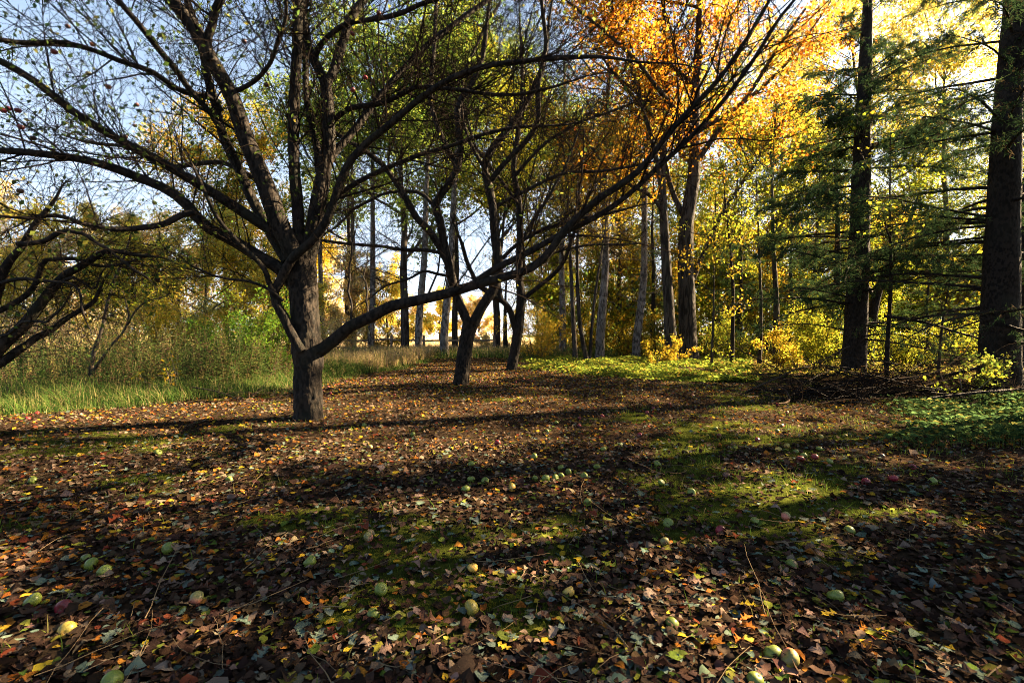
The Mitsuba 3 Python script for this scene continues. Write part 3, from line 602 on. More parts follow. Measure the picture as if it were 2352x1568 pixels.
# thin trunks in the wood
for n, (lab, pts, d, w, nl, pal) in enumerate([
    ('thin reddish-pale trunk in front of the conifers, thicker of two close together', [(1782, 822), (1783, 700), (1777, 580), (1774, 450), (1768, 300)], 20.0, 15, 900, YGR),
    ('thin pale trunk, slighter of two close together before the conifers', [(1744, 822), (1748, 720), (1746, 640), (1740, 480), (1735, 350)], 20.5, 9, 700, YGR),
    ('crooked dark thin trunk next to the stouter oak', [(1680, 805), (1684, 700), (1680, 600), (1668, 480), (1660, 380)], 20.0, 10, 900, YGR),
    ('straight young stem at the foot of the stouter oak', [(1634, 820), (1638, 740), (1640, 640), (1638, 560)], 19.0, 7, 500, YEL),
    ('slim dark stem standing in front of the brush between the two spruces', [(2035, 858), (2040, 760), (2046, 650), (2044, 480), (2046, 300)], 13.5, 10, 300, YGR),
    ('very thin bare stem close to the thickest spruce', [(2155, 850), (2165, 740), (2182, 640), (2190, 560)], 13.0, 7, 100, YGR),
    ('leaning broken dark trunk just behind the slimmer spruce', [(1990, 850), (2000, 740), (2030, 630), (2080, 530), (2108, 450)], 17.0, 27, 100, YGR),
    ('thin brown trunk high behind the conifers near the slimmer spruce', [(1868, 800), (1872, 640), (1878, 500), (1884, 380)], 27.0, 14, 1200, YGR),
    ('thin forest trunk between the leaning pine and slimmer oak', [(1505, 800), (1500, 700), (1502, 560)], 30.0, 7, 900, YEL),
    ('slight dark trunk beyond the straight pale pine', [(1425, 800), (1420, 700), (1426, 560)], 32.0, 8, 900, YEL),
    ('young dark trunk beyond the slender crooked apple tree', [(1162, 790), (1160, 720), (1166, 600)], 30.0, 12, 900, YEL),
    ('thin dark trunk showing left of the grey pine by the clump', [(1262, 790), (1258, 700), (1250, 590)], 31.0, 8, 700, YEL),
]):
    P = np.array([at(u, v, d) for u, v in pts]); P[0, 2] = -0.1
    h = P[-1, 2] + 1.0
    deciduous('young_tree', lab, 0, 0, h, w / 2 * 0.435374 / F * d, pal, nl, 0.11, 100 + n, lo=0.35, spread=0.24, nlimb=7, trunk_pts=P, bark_key='mat_spruce_bark' if 'dark' in lab else 'mat_grey_bark', twig='mat_dead_twig', limb_parts=False)

# ------------------------------------------------------------------ spruces
def spruce(label, P, R, seed, h, nb=80, lmax=3.6, bare=3.0, sec=9.0, dens=1.0, pal=None, tip=0.07, z0=1.1, name='spruce_tree', cap_parts=True, droop=0.28, two_rows=2):
    rng = np.random.default_rng(seed)
    key = thing(name, label, 'tree')
    P, R = np.asarray(P, float), np.asarray(R, float)
    K = 48
    Pk = spline(P, K); Rk = np.interp(np.linspace(0, 1, K), np.linspace(0, 1, len(R)), R)
    put('trunk', bark_tube(Pk, Rk, 26, 0.09, 7.0, seed, flare=0.35), 'mat_spruce_bark', key, smooth=True)
    z = np.sort(rng.uniform(z0, h * 0.97, nb))
    k = np.interp(z, Pk[:, 2], np.arange(K))
    base = np.stack([np.interp(k, np.arange(K), Pk[:, i]) for i in range(3)], 1)
    a = rng.uniform(0, 2 * np.pi, nb)
    f = z / h
    L = lmax * (1 - f) ** 0.7 * rng.uniform(0.65, 1.15, nb) * np.where(f < 0.12, 0.75, 1)
    d = np.stack([np.cos(a), np.sin(a), rng.uniform(-0.12, 0.22, nb) + 0.35 * (f - 0.2)], 1)
    b, q_ = grow(rng, base, d, L, 0.008 + 0.0085 * L, np.full(nb, 0.005), 9, 0.05, (0, 0, 0.0), droop * 0.35)
    for n in range(nb) if cap_parts else ():
        put('branch', tubes(b[n:n + 1], q_[n:n + 1], 6), 'mat_spruce_bark', key, smooth=True)
    rest = [] if cap_parts else [tubes(b, q_, 4)]
    p2, d2, r2, t2, i2 = spawn(rng, b, q_, sec, 0.12, 1.0, (40, 70))
    d2 = unit(d2 * [1, 1, 0.35] - [0, 0, 0.12])
    L2 = rng.uniform(0.2, 0.85, len(p2)) * (1.15 - 0.6 * t2) * np.minimum(L[i2] / 2.5, 1.1)
    b2, q2 = grow(rng, p2, d2, L2, np.full(len(p2), 0.0055), np.full(len(p2), 0.0028), 5, 0.10, (0, 0, 0), droop)
    live = (z[i2] > bare + rng.normal(0, 0.8, len(i2))) | (rng.uniform(0, 1, len(i2)) < 0.12)
    live &= meshkit.noise(p2 * 0.9 + seed, 2) > 0.22
    p3, d3, r3, t3, _ = spawn(rng, b2, q2, 7.0, 0.1, 1.0, (30, 60))
    b3, q3 = grow(rng, p3, d3, rng.uniform(0.06, 0.26, len(p3)), np.full(len(p3), 0.003), np.full(len(p3), 0.002), 2, 0.15, (0, 0, 0), 0.2)
    show3 = np.arange(len(p3)) % (3 if cap_parts else 40) == 0
    put('twig_crown', join(rest + [tubes(b2[:, ::1 if cap_parts else 5], q2[:, ::1 if cap_parts else 5], 3), tubes(b3[show3][:, ::2], q3[show3][:, ::2], 3)]), 'mat_dead_twig', key)
    pal = pal or [((0.022, 0.045, 0.020), 4), ((0.035, 0.065, 0.025), 3), ((0.055, 0.085, 0.03), 1), ((0.06, 0.045, 0.025), 1)]
    i3 = np.repeat(np.arange(len(b2)), 1)
    l3 = live[_] if len(_) else np.zeros(0, bool)
    segs = np.concatenate([b2[live][:, :, :].reshape(-1, 6, 3)[:, [1, 2, 3, 4, 5]].reshape(-1, 3), b3[l3][:, [0, 1, 2]].reshape(-1, 3)])
    tang = np.concatenate([np.repeat(unit(b2[live][:, -1] - b2[live][:, 0]), 5, axis=0), np.repeat(unit(b3[l3][:, -1] - b3[l3][:, 0] + 1e-9), 3, axis=0)])
    n = int(len(segs) * 2.2 * dens)
    idx = rng.integers(0, len(segs), n)
    pos = segs[idx] + rng.normal(0, 0.022, (n, 3))
    dirn = unit(tang[idx] * 1.0 + rng.normal(0, 0.45, (n, 3)) - [0, 0, 0.35])
    side = unit(np.cross(dirn, rand_dirs(rng, n)))
    s = tip * rng.uniform(0.7, 1.5, (n, 1))
    v = np.stack([pos - side * s * 0.09, pos + side * s * 0.09, pos + dirn * s], 1).reshape(-1, 3)
    fc = np.arange(n * 3).reshape(-1, 3)
    tone = palette(rng, pal, len(segs))[idx] * (1 + rng.normal(0, 0.2, (n, 1)))
    put('foliage', (v, fc), 'mat_needle', key, color=np.repeat(np.clip(tone, 0.005, 0.5), 3, axis=0))
    return key

D = 11.0
P = [at(2295, 905, D), at(2296, 820, D), at(2298, 700, D), at(2300, 600, D), at(2306, 450, D), at(2312, 300, D), at(2325, 120, D), at(2334, 0, D), at(2345, -200, D), at(2350, -500, D)]
P[0][2] -= 0.15
sc_ = 0.435374 / F * D / 2
spruce('thickest dark spruce trunk, standing at the edge of the wood with long bare side branches', P, np.array([80, 68, 61, 56, 50, 45, 40, 36, 28, 13]) * sc_, 201, 14.5, nb=84, lmax=5.2, bare=2.9, sec=9.0, dens=2.0, tip=0.075)
D = 15.0
P = [at(1958, 862, D), at(1963, 800, D), at(1968, 700, D), at(1972, 600, D), at(1977, 450, D), at(1982, 300, D), at(1990, 100, D), at(1996, -100, D), at(2000, -300, D)]
P[0][2] -= 0.15
sc_ = 0.435374 / F * D / 2
spruce('slimmer dark spruce with a straight trunk rising behind the heap of brush', P, np.array([50, 44, 40, 36, 31, 26, 19, 12, 5]) * sc_, 202, 13.5, nb=95, lmax=4.8, bare=2.4, sec=11.0, dens=2.6, tip=0.085)

def plain_spruce(label, x, y, h, seed, lmax, **k):
    zz = np.linspace(-0.15, h, 8)
    rng = np.random.default_rng(seed)
    P = np.stack([x + rng.normal(0, 0.04, 8), y + rng.normal(0, 0.04, 8), zz], 1)
    spruce(label, P, np.linspace(0.012 * h + 0.02, 0.02, 8), seed, h, lmax=lmax, **k)
LITE = [((0.035, 0.075, 0.025), 4), ((0.06, 0.10, 0.03), 3), ((0.11, 0.15, 0.04), 2)]
plain_spruce('young feathery spruce in the wood between stouter oak and reddish thin trunk', px(1700, 25), 25, 9.0, 211, 2.3, nb=70, bare=0.6, sec=7, dens=0.9, tip=0.11, z0=0.5, pal=LITE, cap_parts=False)
plain_spruce('young spruce with dense dark boughs behind the thin reddish trunk', px(1815, 23), 23, 8.0, 212, 2.3, nb=70, bare=0.6, sec=7, dens=0.9, tip=0.11, z0=0.5, pal=LITE, cap_parts=False)
plain_spruce('tall narrow spruce standing in shade behind the slimmer dark spruce', px(1920, 24), 24, 14.0, 213, 2.6, nb=80, bare=1.0, sec=7, dens=0.9, tip=0.11, z0=0.6, cap_parts=False)
plain_spruce('low spruce with spreading lit boughs beyond the brush, near the very thin bare stem', px(2130, 19), 19, 4.2, 214, 2.2, nb=50, bare=0.3, sec=8, dens=0.9, tip=0.09, z0=0.35, pal=LITE, cap_parts=False)
plain_spruce('spruce at the far side of the slimmer oak, boughs touching its trunk', px(1500, 28), 28, 11.0, 215, 2.3, nb=70, bare=0.8, sec=6.5, dens=0.9, tip=0.12, z0=0.6, pal=LITE, cap_parts=False)
plain_spruce('young spruce behind the stouter oak', px(1640, 29), 29, 10.0, 216, 2.3, nb=70, bare=0.8, sec=6.5, dens=0.9, tip=0.12, z0=0.6, pal=LITE, cap_parts=False)
plain_spruce('spruce just beyond the thickest trunk with low sweeping boughs', px(2350, 15), 15, 12.0, 217, 3.2, nb=80, bare=0.8, sec=8, dens=0.9, tip=0.085, z0=0.6, cap_parts=False)
# the row of spruces that goes on past the edge of the picture and shades the clearing
for n, (x, y, h, lm) in enumerate([(9.2, 3.9, 15, 2.3), (10.0, 6.0, 16, 2.1), (11.6, 8.0, 17, 2.2), (8.6, 1.0, 14, 2.4), (14.0, 5.4, 18, 2.9)]):
    plain_spruce(f'dark spruce {["first", "second", "third", "fourth", "fifth", "sixth", "seventh", "eighth"][n]} of the row shading the clearing from the side', x, y, h, 230 + n, lm, nb=90, bare=2.0, sec=6.5, dens=1.0, tip=0.21, z0=3.0, cap_parts=False)

def thicket(name, label, x, y, z, size, pal, seed):
    rng = np.random.default_rng(seed)
    n = len(x)
    P = np.stack([x, y, z], 1)
    k = meshkit.noise(P * [0.8, 0.8, 0.9] + seed, 3)
    P = P[k > 0.36]; n = len(P)
    lm, lc = leaf_quads(rng, P, size, palette(rng, pal, n), 0.25, 0.75, droop=(0, 0, -0.4), one=True)
    m = n // 60
    b, q_ = grow(rng, np.c_[P[:m, :2], np.full(m, -0.1)], np.tile([0, 0, 1.0], (m, 1)) + rng.normal(0, .15, (m, 3)), P[:m, 2] * 1.3 + 1.0, np.full(m, 0.022), np.full(m, 0.008), 3, 0.08)
    tm = tubes(b, q_, 3)
    put(name, join([lm, tm]), 'mat_leaf', color=np.vstack([lc, np.tile([[0.09, 0.07, 0.055]], (len(tm[0]), 1))]))
    labels[name] = {'label': label, 'category': 'undergrowth', 'kind': 'stuff'}
rt = np.random.default_rng(777)
n = 52000
y = rt.uniform(26, 52, n); x = rt.uniform(px(1225, 1), px(2480, 1), n) * y
thicket('woodland_undergrowth', 'dense yellow and green undergrowth closing the wood behind the trunks', x, y, 5.2 * rt.uniform(0, 1, n) ** 1.5, 0.20, [c for p in (YEL, YGR, GRN[:2]) for c in p], 778)
n = 26000
y = rt.uniform(27, 46, n); x = rt.uniform(px(-200, 1), px(720, 1), n) * y
thicket('hedgerow_undergrowth', 'pale gold undergrowth filling the hedgerow behind the weeds', x, y, 5.0 * rt.uniform(0, 1, n) ** 1.4, 0.18, [c for p in (HED, PAL, YGR[:1]) for c in p], 779)

# ------------------------------------------------------------------ shrubs and saplings
def shrub(name, label, x, y, h, w, pal, nleaf, lsize, seed, nstem=14, twig='mat_dead_twig', cat='shrub', lo=0.12):
    rng = np.random.default_rng(seed)
    key = thing(name, label, cat)
    a = rng.uniform(0, 2 * np.pi, nstem)
    P0 = np.stack([x + rng.normal(0, 0.10 * w, nstem), y + rng.normal(0, 0.10 * w, nstem), np.full(nstem, -0.05)], 1)
    d = np.stack([np.cos(a) * w / h * 0.55, np.sin(a) * w / h * 0.55, np.ones(nstem)], 1)
    b, q_ = grow(rng, P0, d, h * rng.uniform(0.7, 1.1, nstem), np.full(nstem, 0.006 + 0.006 * h), np.full(nstem, 0.004), 8, 0.12)
    p2, d2, r2, t2, _ = spawn(rng, b, q_, 7.0 / h, lo, 1.0, (30, 65), 0.2)
    b2, q2 = grow(rng, p2, d2, rng.uniform(0.15, 0.4, len(p2)) * h, np.full(len(p2), 0.006), np.full(len(p2), 0.003), 4, 0.18)
    p3, d3, r3, t3, _ = spawn(rng, b2, q2, 7.0, 0.1, 1.0, (30, 70))
    b3, q3 = grow(rng, p3, d3, rng.uniform(0.06, 0.2, len(p3)) * h * .6, np.full(len(p3), 0.004), np.full(len(p3), 0.003), 1, 0.2)
    for n in range(nstem):
        put('stem', tubes(b[n:n + 1], q_[n:n + 1], 5), twig, key)
    put('twig_crown', join([tubes(b2, q2, 3), tubes(b3, q3, 3)]), twig, key)
    ends = np.concatenate([b2[:, 2:].reshape(-1, 3), b3.reshape(-1, 3)])
    g = meshkit.noise(ends * 2.2 / h + seed, 1)
    ends = ends[g > 0.25]
    idx = rng.integers(0, len(ends), nleaf)
    pos = ends[idx] + rng.normal(0, 0.04 * h, (nleaf, 3))
    pos[:, 2] = np.maximum(pos[:, 2], 0.05)
    lm, lc = leaf_quads(rng, pos, lsize, 0.5 * palette(rng, pal, len(ends))[idx] + 0.5 * palette(rng, pal, nleaf), 0.2, 0.6, droop=(0, 0, -0.25), one=nleaf > 3000 and y > 14)
    put('foliage', lm, 'mat_leaf', key, color=lc)
    return key

ORY = [((0.55, 0.34, 0.03), 5), ((0.55, 0.42, 0.05), 4), ((0.40, 0.38, 0.05), 1)]
LIM = [((0.10, 0.20, 0.02), 5), ((0.15, 0.24, 0.025), 4), ((0.06, 0.12, 0.02), 3)]
shrub('shrub', 'orange-yellow shrub glowing beside the slender crooked apple tree', px(1228, 24), 24, 2.6, 2.6, ORY, 5000, 0.09, 301)
shrub('shrub', 'leafy bright green bush among the tall weeds behind the thickest apple tree', px(560, 13.5), 13.5, 2.3, 2.2, LIM, 6500, 0.07, 302)
shrub('shrub', 'yellow-green bush between the green bush and the main forked trunk', px(645, 15), 15, 2.4, 1.7, YGR, 4500, 0.07, 303)
shrub('shrub', 'yellow-leaved shrub glowing in front of the slimmer dark spruce', px(1885, 17), 17, 2.5, 3.0, YGR[:3], 6500, 0.085, 304)
shrub('shrub', 'lime-yellow shrub beyond the brush near the slim dark stem', px(2085, 18), 18, 2.0, 2.6, YGR, 4500, 0.085, 305)
shrub('shrub', 'low yellow shrub at the foot of the two oaks', px(1520, 20.5), 20.5, 1.1, 1.6, YEL, 2000, 0.08, 306, 9)
shrub('shrub', 'small leafy shrub against the foot of the thickest spruce', px(2250, 9.6), 9.6, 0.95, 0.9, [((0.12, 0.17, 0.03), 3), ((0.26, 0.27, 0.04), 2)], 900, 0.065, 307, 8)
shrub('shrub', 'golden shrub in the wood behind the leaning pale pine', px(1450, 28), 28, 2.6, 3.2, YEL, 4500, 0.11, 308)
shrub('shrub', 'golden shrub in the wood behind the straight pale pine', px(1345, 29), 29, 2.4, 3.0, YEL, 4500, 0.11, 309)
shrub('shrub', 'yellow shrub beyond the ground cover, between stouter oak and thin pale trunk', px(1690, 22.5), 22.5, 2.2, 2.4, YGR, 3500, 0.09, 310)
shrub('shrub', 'yellow shrub at the base of the reddish thin trunk', px(1800, 18.5), 18.5, 1.5, 2.0, YEL, 3000, 0.08, 311)
shrub('shrub', 'pale yellow bush along the fence behind the low limb', px(870, 30), 30, 2.6, 3.6, YEL, 6000, 0.11, 312)
shrub('shrub', 'straw-yellow bush at the fence behind the slim pine', px(770, 27), 27, 2.6, 3.0, PAL, 4500, 0.10, 313)
shrub('shrub', 'pinkish dry thicket bush behind the weeds under the low-spreading apple', px(60, 17), 17, 2.4, 3.4, [((0.36, 0.27, 0.19), 3), ((0.30, 0.22, 0.13), 2)], 3500, 0.07, 314, 20)
shrub('shrub', 'dry straw-coloured thicket bush beside the crooked sapling', px(190, 18), 18, 2.6, 3.4, PAL, 4500, 0.07, 315, 20)
shrub('shrub', 'golden-leaved bush behind the crooked sapling', px(330, 17), 17, 3.0, 3.0, YEL, 6000, 0.075, 316, 16)
shrub('shrub', 'olive bush between the crooked sapling and the bright green bush', px(430, 19), 19, 2.6, 2.8, [((0.16, 0.19, 0.05), 3), ((0.28, 0.25, 0.06), 2), ((0.36, 0.3, 0.06), 1)], 5000, 0.08, 317, 16)
shrub('shrub', 'yellow-green bush in the dim wood past the thickest spruce', px(2320, 18), 18, 2.6, 3.0, YGR, 4000, 0.09, 318)
shrub('shrub', 'straw bush between shed and slender apple tree', px(1130, 34), 34, 1.6, 3.0, PAL, 3000, 0.12, 319)

# crooked sapling in the weeds, and the small lit one in the grass
D = 10.5
sap = [traced([(208, 862), (214, 815), (236, 750), (248, 690), (262, 645), (285, 590), (300, 540)], D, D, 9, 4, K=18, ext=0.3), traced([(211, 856), (235, 822), (262, 785), (284, 760), (296, 720), (288, 690)], D, D - .3, 7, 3, K=16, ext=0.3),
       traced([(294, 745), (310, 715), (340, 690), (390, 675)], D - .3, D - .6, 4, 2, K=10, ext=0.2), traced([(252, 680), (285, 660), (330, 640), (400, 600)], D, D + .3, 4, 2, K=12, ext=0.2)]
rng = np.random.default_rng(321)
key = thing('sapling', 'crooked two-stemmed sapling standing in the tall grass, leafing green above', 'sapling')
LP = np.array([spline(p, 16) for p, _ in sap]); LR = np.array([np.interp(np.linspace(0, 1, 16), np.linspace(0, 1, len(r)), r) for _, r in sap])
for p, r in zip(LP, LR): put('stem', bark_tube(p, r, 9, 0.06, 9, 5), 'mat_grey_bark', key, smooth=True)
p1, d1, r1, t1, _ = spawn(rng, LP, LR, 5.0, 0.3, 1.0, (30, 70), 0.3)
b1, q1 = grow(rng, p1, d1, rng.uniform(0.3, 0.9, len(p1)), np.full(len(p1), 0.006), np.full(len(p1), 0.003), 5, 0.18)
p2, d2, r2, t2, _ = spawn(rng, b1, q1, 6.0, 0.1, 1.0, (30, 70))
b2, q2 = grow(rng, p2, d2, rng.uniform(0.1, 0.4, len(p2)), np.full(len(p2), 0.004), np.full(len(p2), 0.002), 3, 0.2)
put('twig_crown', join([tubes(b1, q1, 4), tubes(b2, q2, 3)]), 'mat_dead_twig', key)
ends = b2.reshape(-1, 3); ends = ends[ends[:, 2] > 1.9]
pos = ends[rng.integers(0, len(ends), 900)] + rng.normal(0, 0.05, (900, 3))
lm, lc = leaf_quads(rng, pos, 0.06, palette(rng, YGR, 900))
put('foliage', lm, 'mat_leaf', key, color=lc)

def small_sapling(label, x, y, h, seed, n=5, pal=YEL, nl=70):
    rng = np.random.default_rng(seed)
    key = thing('sapling', label, 'sapling')
    P0 = np.tile([x, y, float(gz(x, y)) - 0.03], (n, 1)) + rng.normal(0, 0.02, (n, 3)) * [1, 1, 0]
    d = np.c_[rng.normal(0, 0.45, (n, 2)), np.ones(n)]
    b, q_ = grow(rng, P0, d, h * rng.uniform(0.7, 1.2, n), np.full(n, 0.006), np.full(n, 0.003), 7, 0.12, (0.15, 0, 0))
    for i in range(n): put('stem', tubes(b[i:i + 1], q_[i:i + 1], 5), 'mat_pale_twig', key)
    p2, d2, r2, t2, _ = spawn(rng, b, q_, 6.0, 0.3, 1.0, (40, 70))
    b2, q2 = grow(rng, p2, d2, rng.uniform(0.1, 0.3, len(p2)), np.full(len(p2), 0.003), np.full(len(p2), 0.002), 3, 0.1)
    put('twig_crown', tubes(b2, q2, 3), 'mat_pale_twig', key)
    ends = np.concatenate([b2[:, 1:].reshape(-1, 3), b[:, -3:].reshape(-1, 3)])
    pos = ends[rng.integers(0, len(ends), nl)] + rng.normal(0, 0.02, (nl, 3))
    lm, lc = leaf_quads(rng, pos, 0.085, palette(rng, pal, nl), 0.15, 0.5)
    put('foliage', lm, 'mat_leaf', key, color=lc)
g = on_ground(395, 905)
small_sapling('small yellow-leaved sapling lit up in the grass in front of the tall weeds', g[0], g[1], 0.75, 331, 5, YEL, 90)
g = on_ground(1655, 852); small_sapling('little yellowing sapling before the foot of the crooked thin trunk', px(1660, 19), 19, 0.9, 332, 5, YGR, 90)
small_sapling('yellow-leaved seedling at the foot of the slimmer oak', px(1505, 18.5), 18.5, 0.8, 333, 5, YEL, 110)
small_sapling('spindly green seedling by the near end of the brush heap', px(2215, 8.6), 8.6, 0.75, 334, 4, YGR, 60)

scene['mat_old_twig'] = diffuse((0.13, 0.095, 0.055))
# ------------------------------------------------------------------ fence and shed
def box(size, m=None):
    b = trimesh.creation.box(size)
    return b
key = thing('rail_fence', 'old split-rail fence of grey posts at the field edge', 'fence')
fx = np.array([px(u, 30.0) for u in (775, 905, 975, 1057, 1135)])
fy = np.array([29.0, 29.4, 29.6, 29.9, 30.2])
rng = np.random.default_rng(341)
for x, y in zip(fx, fy):
    P = np.array([[x, y, -0.2], [x + rng.normal(0, .02), y, 0.6], [x + rng.normal(0, .04), y, 1.22]])
    put('post', bark_tube(spline(P, 10), np.full(10, 0.075), 9, 0.06, 8, 3), 'mat_old_wood', key)
for k in range(len(fx) - 1):
    for z in (0.45, 0.92):
        P = np.array([[fx[k] - 0.1, fy[k] - .02, z + rng.normal(0, .03)], [(fx[k] + fx[k + 1]) / 2, fy[k], z - 0.04], [fx[k + 1] + 0.1, fy[k + 1] + .02, z + rng.normal(0, .04)]])
        put('rail', bark_tube(spline(P, 12), np.full(12, 0.052), 8, 0.10, 8, k), 'mat_old_wood', key)

key = thing('shed', 'small low shed with pale pitched roof beyond the fence, partly behind the forked trunk', 'shed')
sx0, sx1, sy0, sy1 = px(1024, 46), px(1106, 46), 46.0, 49.0
ez, rz, ym = 1.02, 1.62, 47.5
put('wall', trimesh.creation.box(extents=(sx1 - sx0 - 0.3, 2.6, ez), transform=trimesh.transformations.translation_matrix([(sx0 + sx1) / 2, ym, ez / 2])), 'mat_shed_wall', key)
def slab(a, b, c, d, t=0.05):
    v = np.array([a, b, c, d], float); n = unit(np.cross(v[1] - v[0], v[3] - v[0])) * t
    vv = np.vstack([v, v + n])
    f = np.array([[0, 3, 2], [0, 2, 1], [4, 5, 6], [4, 6, 7], [0, 1, 5], [0, 5, 4], [1, 2, 6], [1, 6, 5], [2, 3, 7], [2, 7, 6], [3, 0, 4], [3, 4, 7]])
    return trimesh.Trimesh(vv, f, process=False)
put('roof', slab((sx0, sy0 - .2, ez), (sx1 - 0.2, sy0 - .2, ez), (sx1 - 0.6, ym, rz), (sx0 + 0.55, ym, rz)), 'mat_roof_metal', key)
put('roof', slab((sx1 - 0.2, sy1 + .2, ez), (sx0, sy1 + .2, ez), (sx0 + .55, ym, rz + .003), (sx1 - 0.6, ym, rz + .003)), 'mat_roof_metal', key)
put('gable', slab((sx1 - 0.55, sy0 - .1, 0), (sx1 + 0.25, sy0 - .1, 0), (sx1 - 0.18, sy0 - .1, 1.0), (sx1 - 0.62, sy0 - .1, 1.35), 0.06), 'mat_shed_trim', key)
put('window', trimesh.creation.box(extents=(0.7, 0.05, 0.35), transform=trimesh.transformations.translation_matrix([sx1 - 1.3, ym - 1.33, 0.62])), 'mat_roof_metal', key)

# ------------------------------------------------------------------ brush heap and fallen branches
rng = np.random.default_rng(351)
key = thing('brush_pile', 'long dark heap of cut dead branches lying at the edge of the wood', 'brush pile')
n = 120
x = rng.uniform(5.2, 9.8, n); y = rng.uniform(8.3, 10.6, n)
z = np.abs(rng.normal(0.10, 0.19, n)) * np.clip((x - 4.6) / 1.5, 0.3, 1.1)
a = rng.normal(0.1, 0.45, n) + np.where(rng.uniform(0, 1, n) < 0.5, 0, np.pi)
d = np.stack([np.cos(a), np.sin(a), rng.normal(0.05, 0.16, n)], 1)
L = rng.uniform(0.8, 2.6, n)
P0 = np.stack([x, y, z], 1) - d * (L / 2)[:, None]
P0[:, 2] = np.maximum(P0[:, 2], 0.02)
r = rng.uniform(0.006, 0.020, n)
b, q_ = grow(rng, P0, d, L, r, r * 0.4, 7, 0.09)
b[:, :, 2] = np.maximum(b[:, :, 2], 0.015)
for i in range(n): put('stick', tubes(b[i:i + 1], q_[i:i + 1], 6), ('mat_twig', 'mat_spruce_bark', 'mat_spruce_bark', 'mat_dead_twig')[i % 4], key, smooth=True)
p2, d2, r2, t2, _ = spawn(rng, b, q_, 6.0, 0.1, 1.0, (25, 60), 0.3)
b2, q2 = grow(rng, p2, d2, rng.uniform(0.15, 0.7, len(p2)), np.full(len(p2), 0.005), np.full(len(p2), 0.0025), 4, 0.14)
p3, d3, r3, t3, _ = spawn(rng, b2, q2, 6.0, 0.1, 1.0, (30, 70))
b3, q3 = grow(rng, p3, d3, rng.uniform(0.08, 0.35, len(p3)), np.full(len(p3), 0.0035), np.full(len(p3), 0.002), 3, 0.15)
put('fine_twigs', join([tubes(b2, q2, 3), tubes(b3, q3, 3)]), 'mat_twig', key)
labels[key + '__fine_twigs'] = {'kind': 'stuff'}

def fallen_branch(label, P, r, seed, side=6.0):
    rng = np.random.default_rng(seed)
    key = thing('fallen_branch', label, 'branch')
    P = spline(np.asarray(P, float), 16)
    R = r * (1 - 0.6 * np.linspace(0, 1, 16))
    put('stem', bark_tube(P, R, 8, 0.08, 9, seed), 'mat_spruce_bark', key, smooth=True)
    p2, d2, r2, t2, _ = spawn(rng, P[None], R[None], side, 0.2, 1.0, (30, 65), 0.8)
    b2, q2 = grow(rng, p2, d2, rng.uniform(0.2, 0.9, len(p2)), np.full(len(p2), 0.007), np.full(len(p2), 0.003), 5, 0.12)
    p3, d3, r3, t3, _ = spawn(rng, b2, q2, 6, 0.2, 1.0, (30, 65))
    b3, q3 = grow(rng, p3, d3, rng.uniform(0.1, 0.3, len(p3)), np.full(len(p3), 0.004), np.full(len(p3), 0.002), 3, 0.12)
    put('side_twigs', join([tubes(b2, q2, 4), tubes(b3, q3, 3)]), 'mat_dead_twig', key)
    labels[key + '__side_twigs'] = {'kind': 'stuff'}
fallen_branch('dead branch lying across the front of the brush heap, curved like a bow', [(7.2, 8.4, .10), (8.1, 8.3, .24), (9.0, 8.5, .28), (10.2, 8.8, .40)], 0.030, 361)
fallen_branch('thin forked branch rising from the brush beside the reddish thin trunk', [(px(1810, 15), 15, .03), (px(1760, 15), 15, .35), (px(1700, 15.2), 15.2, .75), (px(1660, 15.4), 15.4, 1.0)], 0.022, 362)
fallen_branch('dead bough leaning from the ground towards the thickest spruce', [(px(2030, 13), 13, 1.75), (px(2110, 12.6), 12.6, 1.6), (px(2200, 12.2), 12.2, 1.3), (px(2290, 11.6), 11.6, 1.05)], 0.045, 363, 8)
fallen_branch('grey branch lying between the stouter oak and the brush heap', [(px(1690, 14), 14, .05), (px(1780, 13.6), 13.6, .12), (px(1860, 13), 13, .10), (px(1930, 12.6), 12.6, .2)], 0.024, 364)
fallen_branch('dark mossy bough lying in the shade beyond the brush heap', [(px(2160, 12.6), 12.6, .12), (px(2230, 12.2), 12.2, .35), (px(2290, 12), 12, .5), (px(2352, 11.8), 11.8, .55)], 0.05, 365, 9)
fallen_branch('bare fallen bough in the grass between small sapling and thickest trunk', [(px(440, 8.6), 8.6, .3), (px(510, 8.4), 8.4, .22), (px(560, 8.2), 8.2, .10), (px(600, 8.1), 8.1, .02)], 0.012, 366)

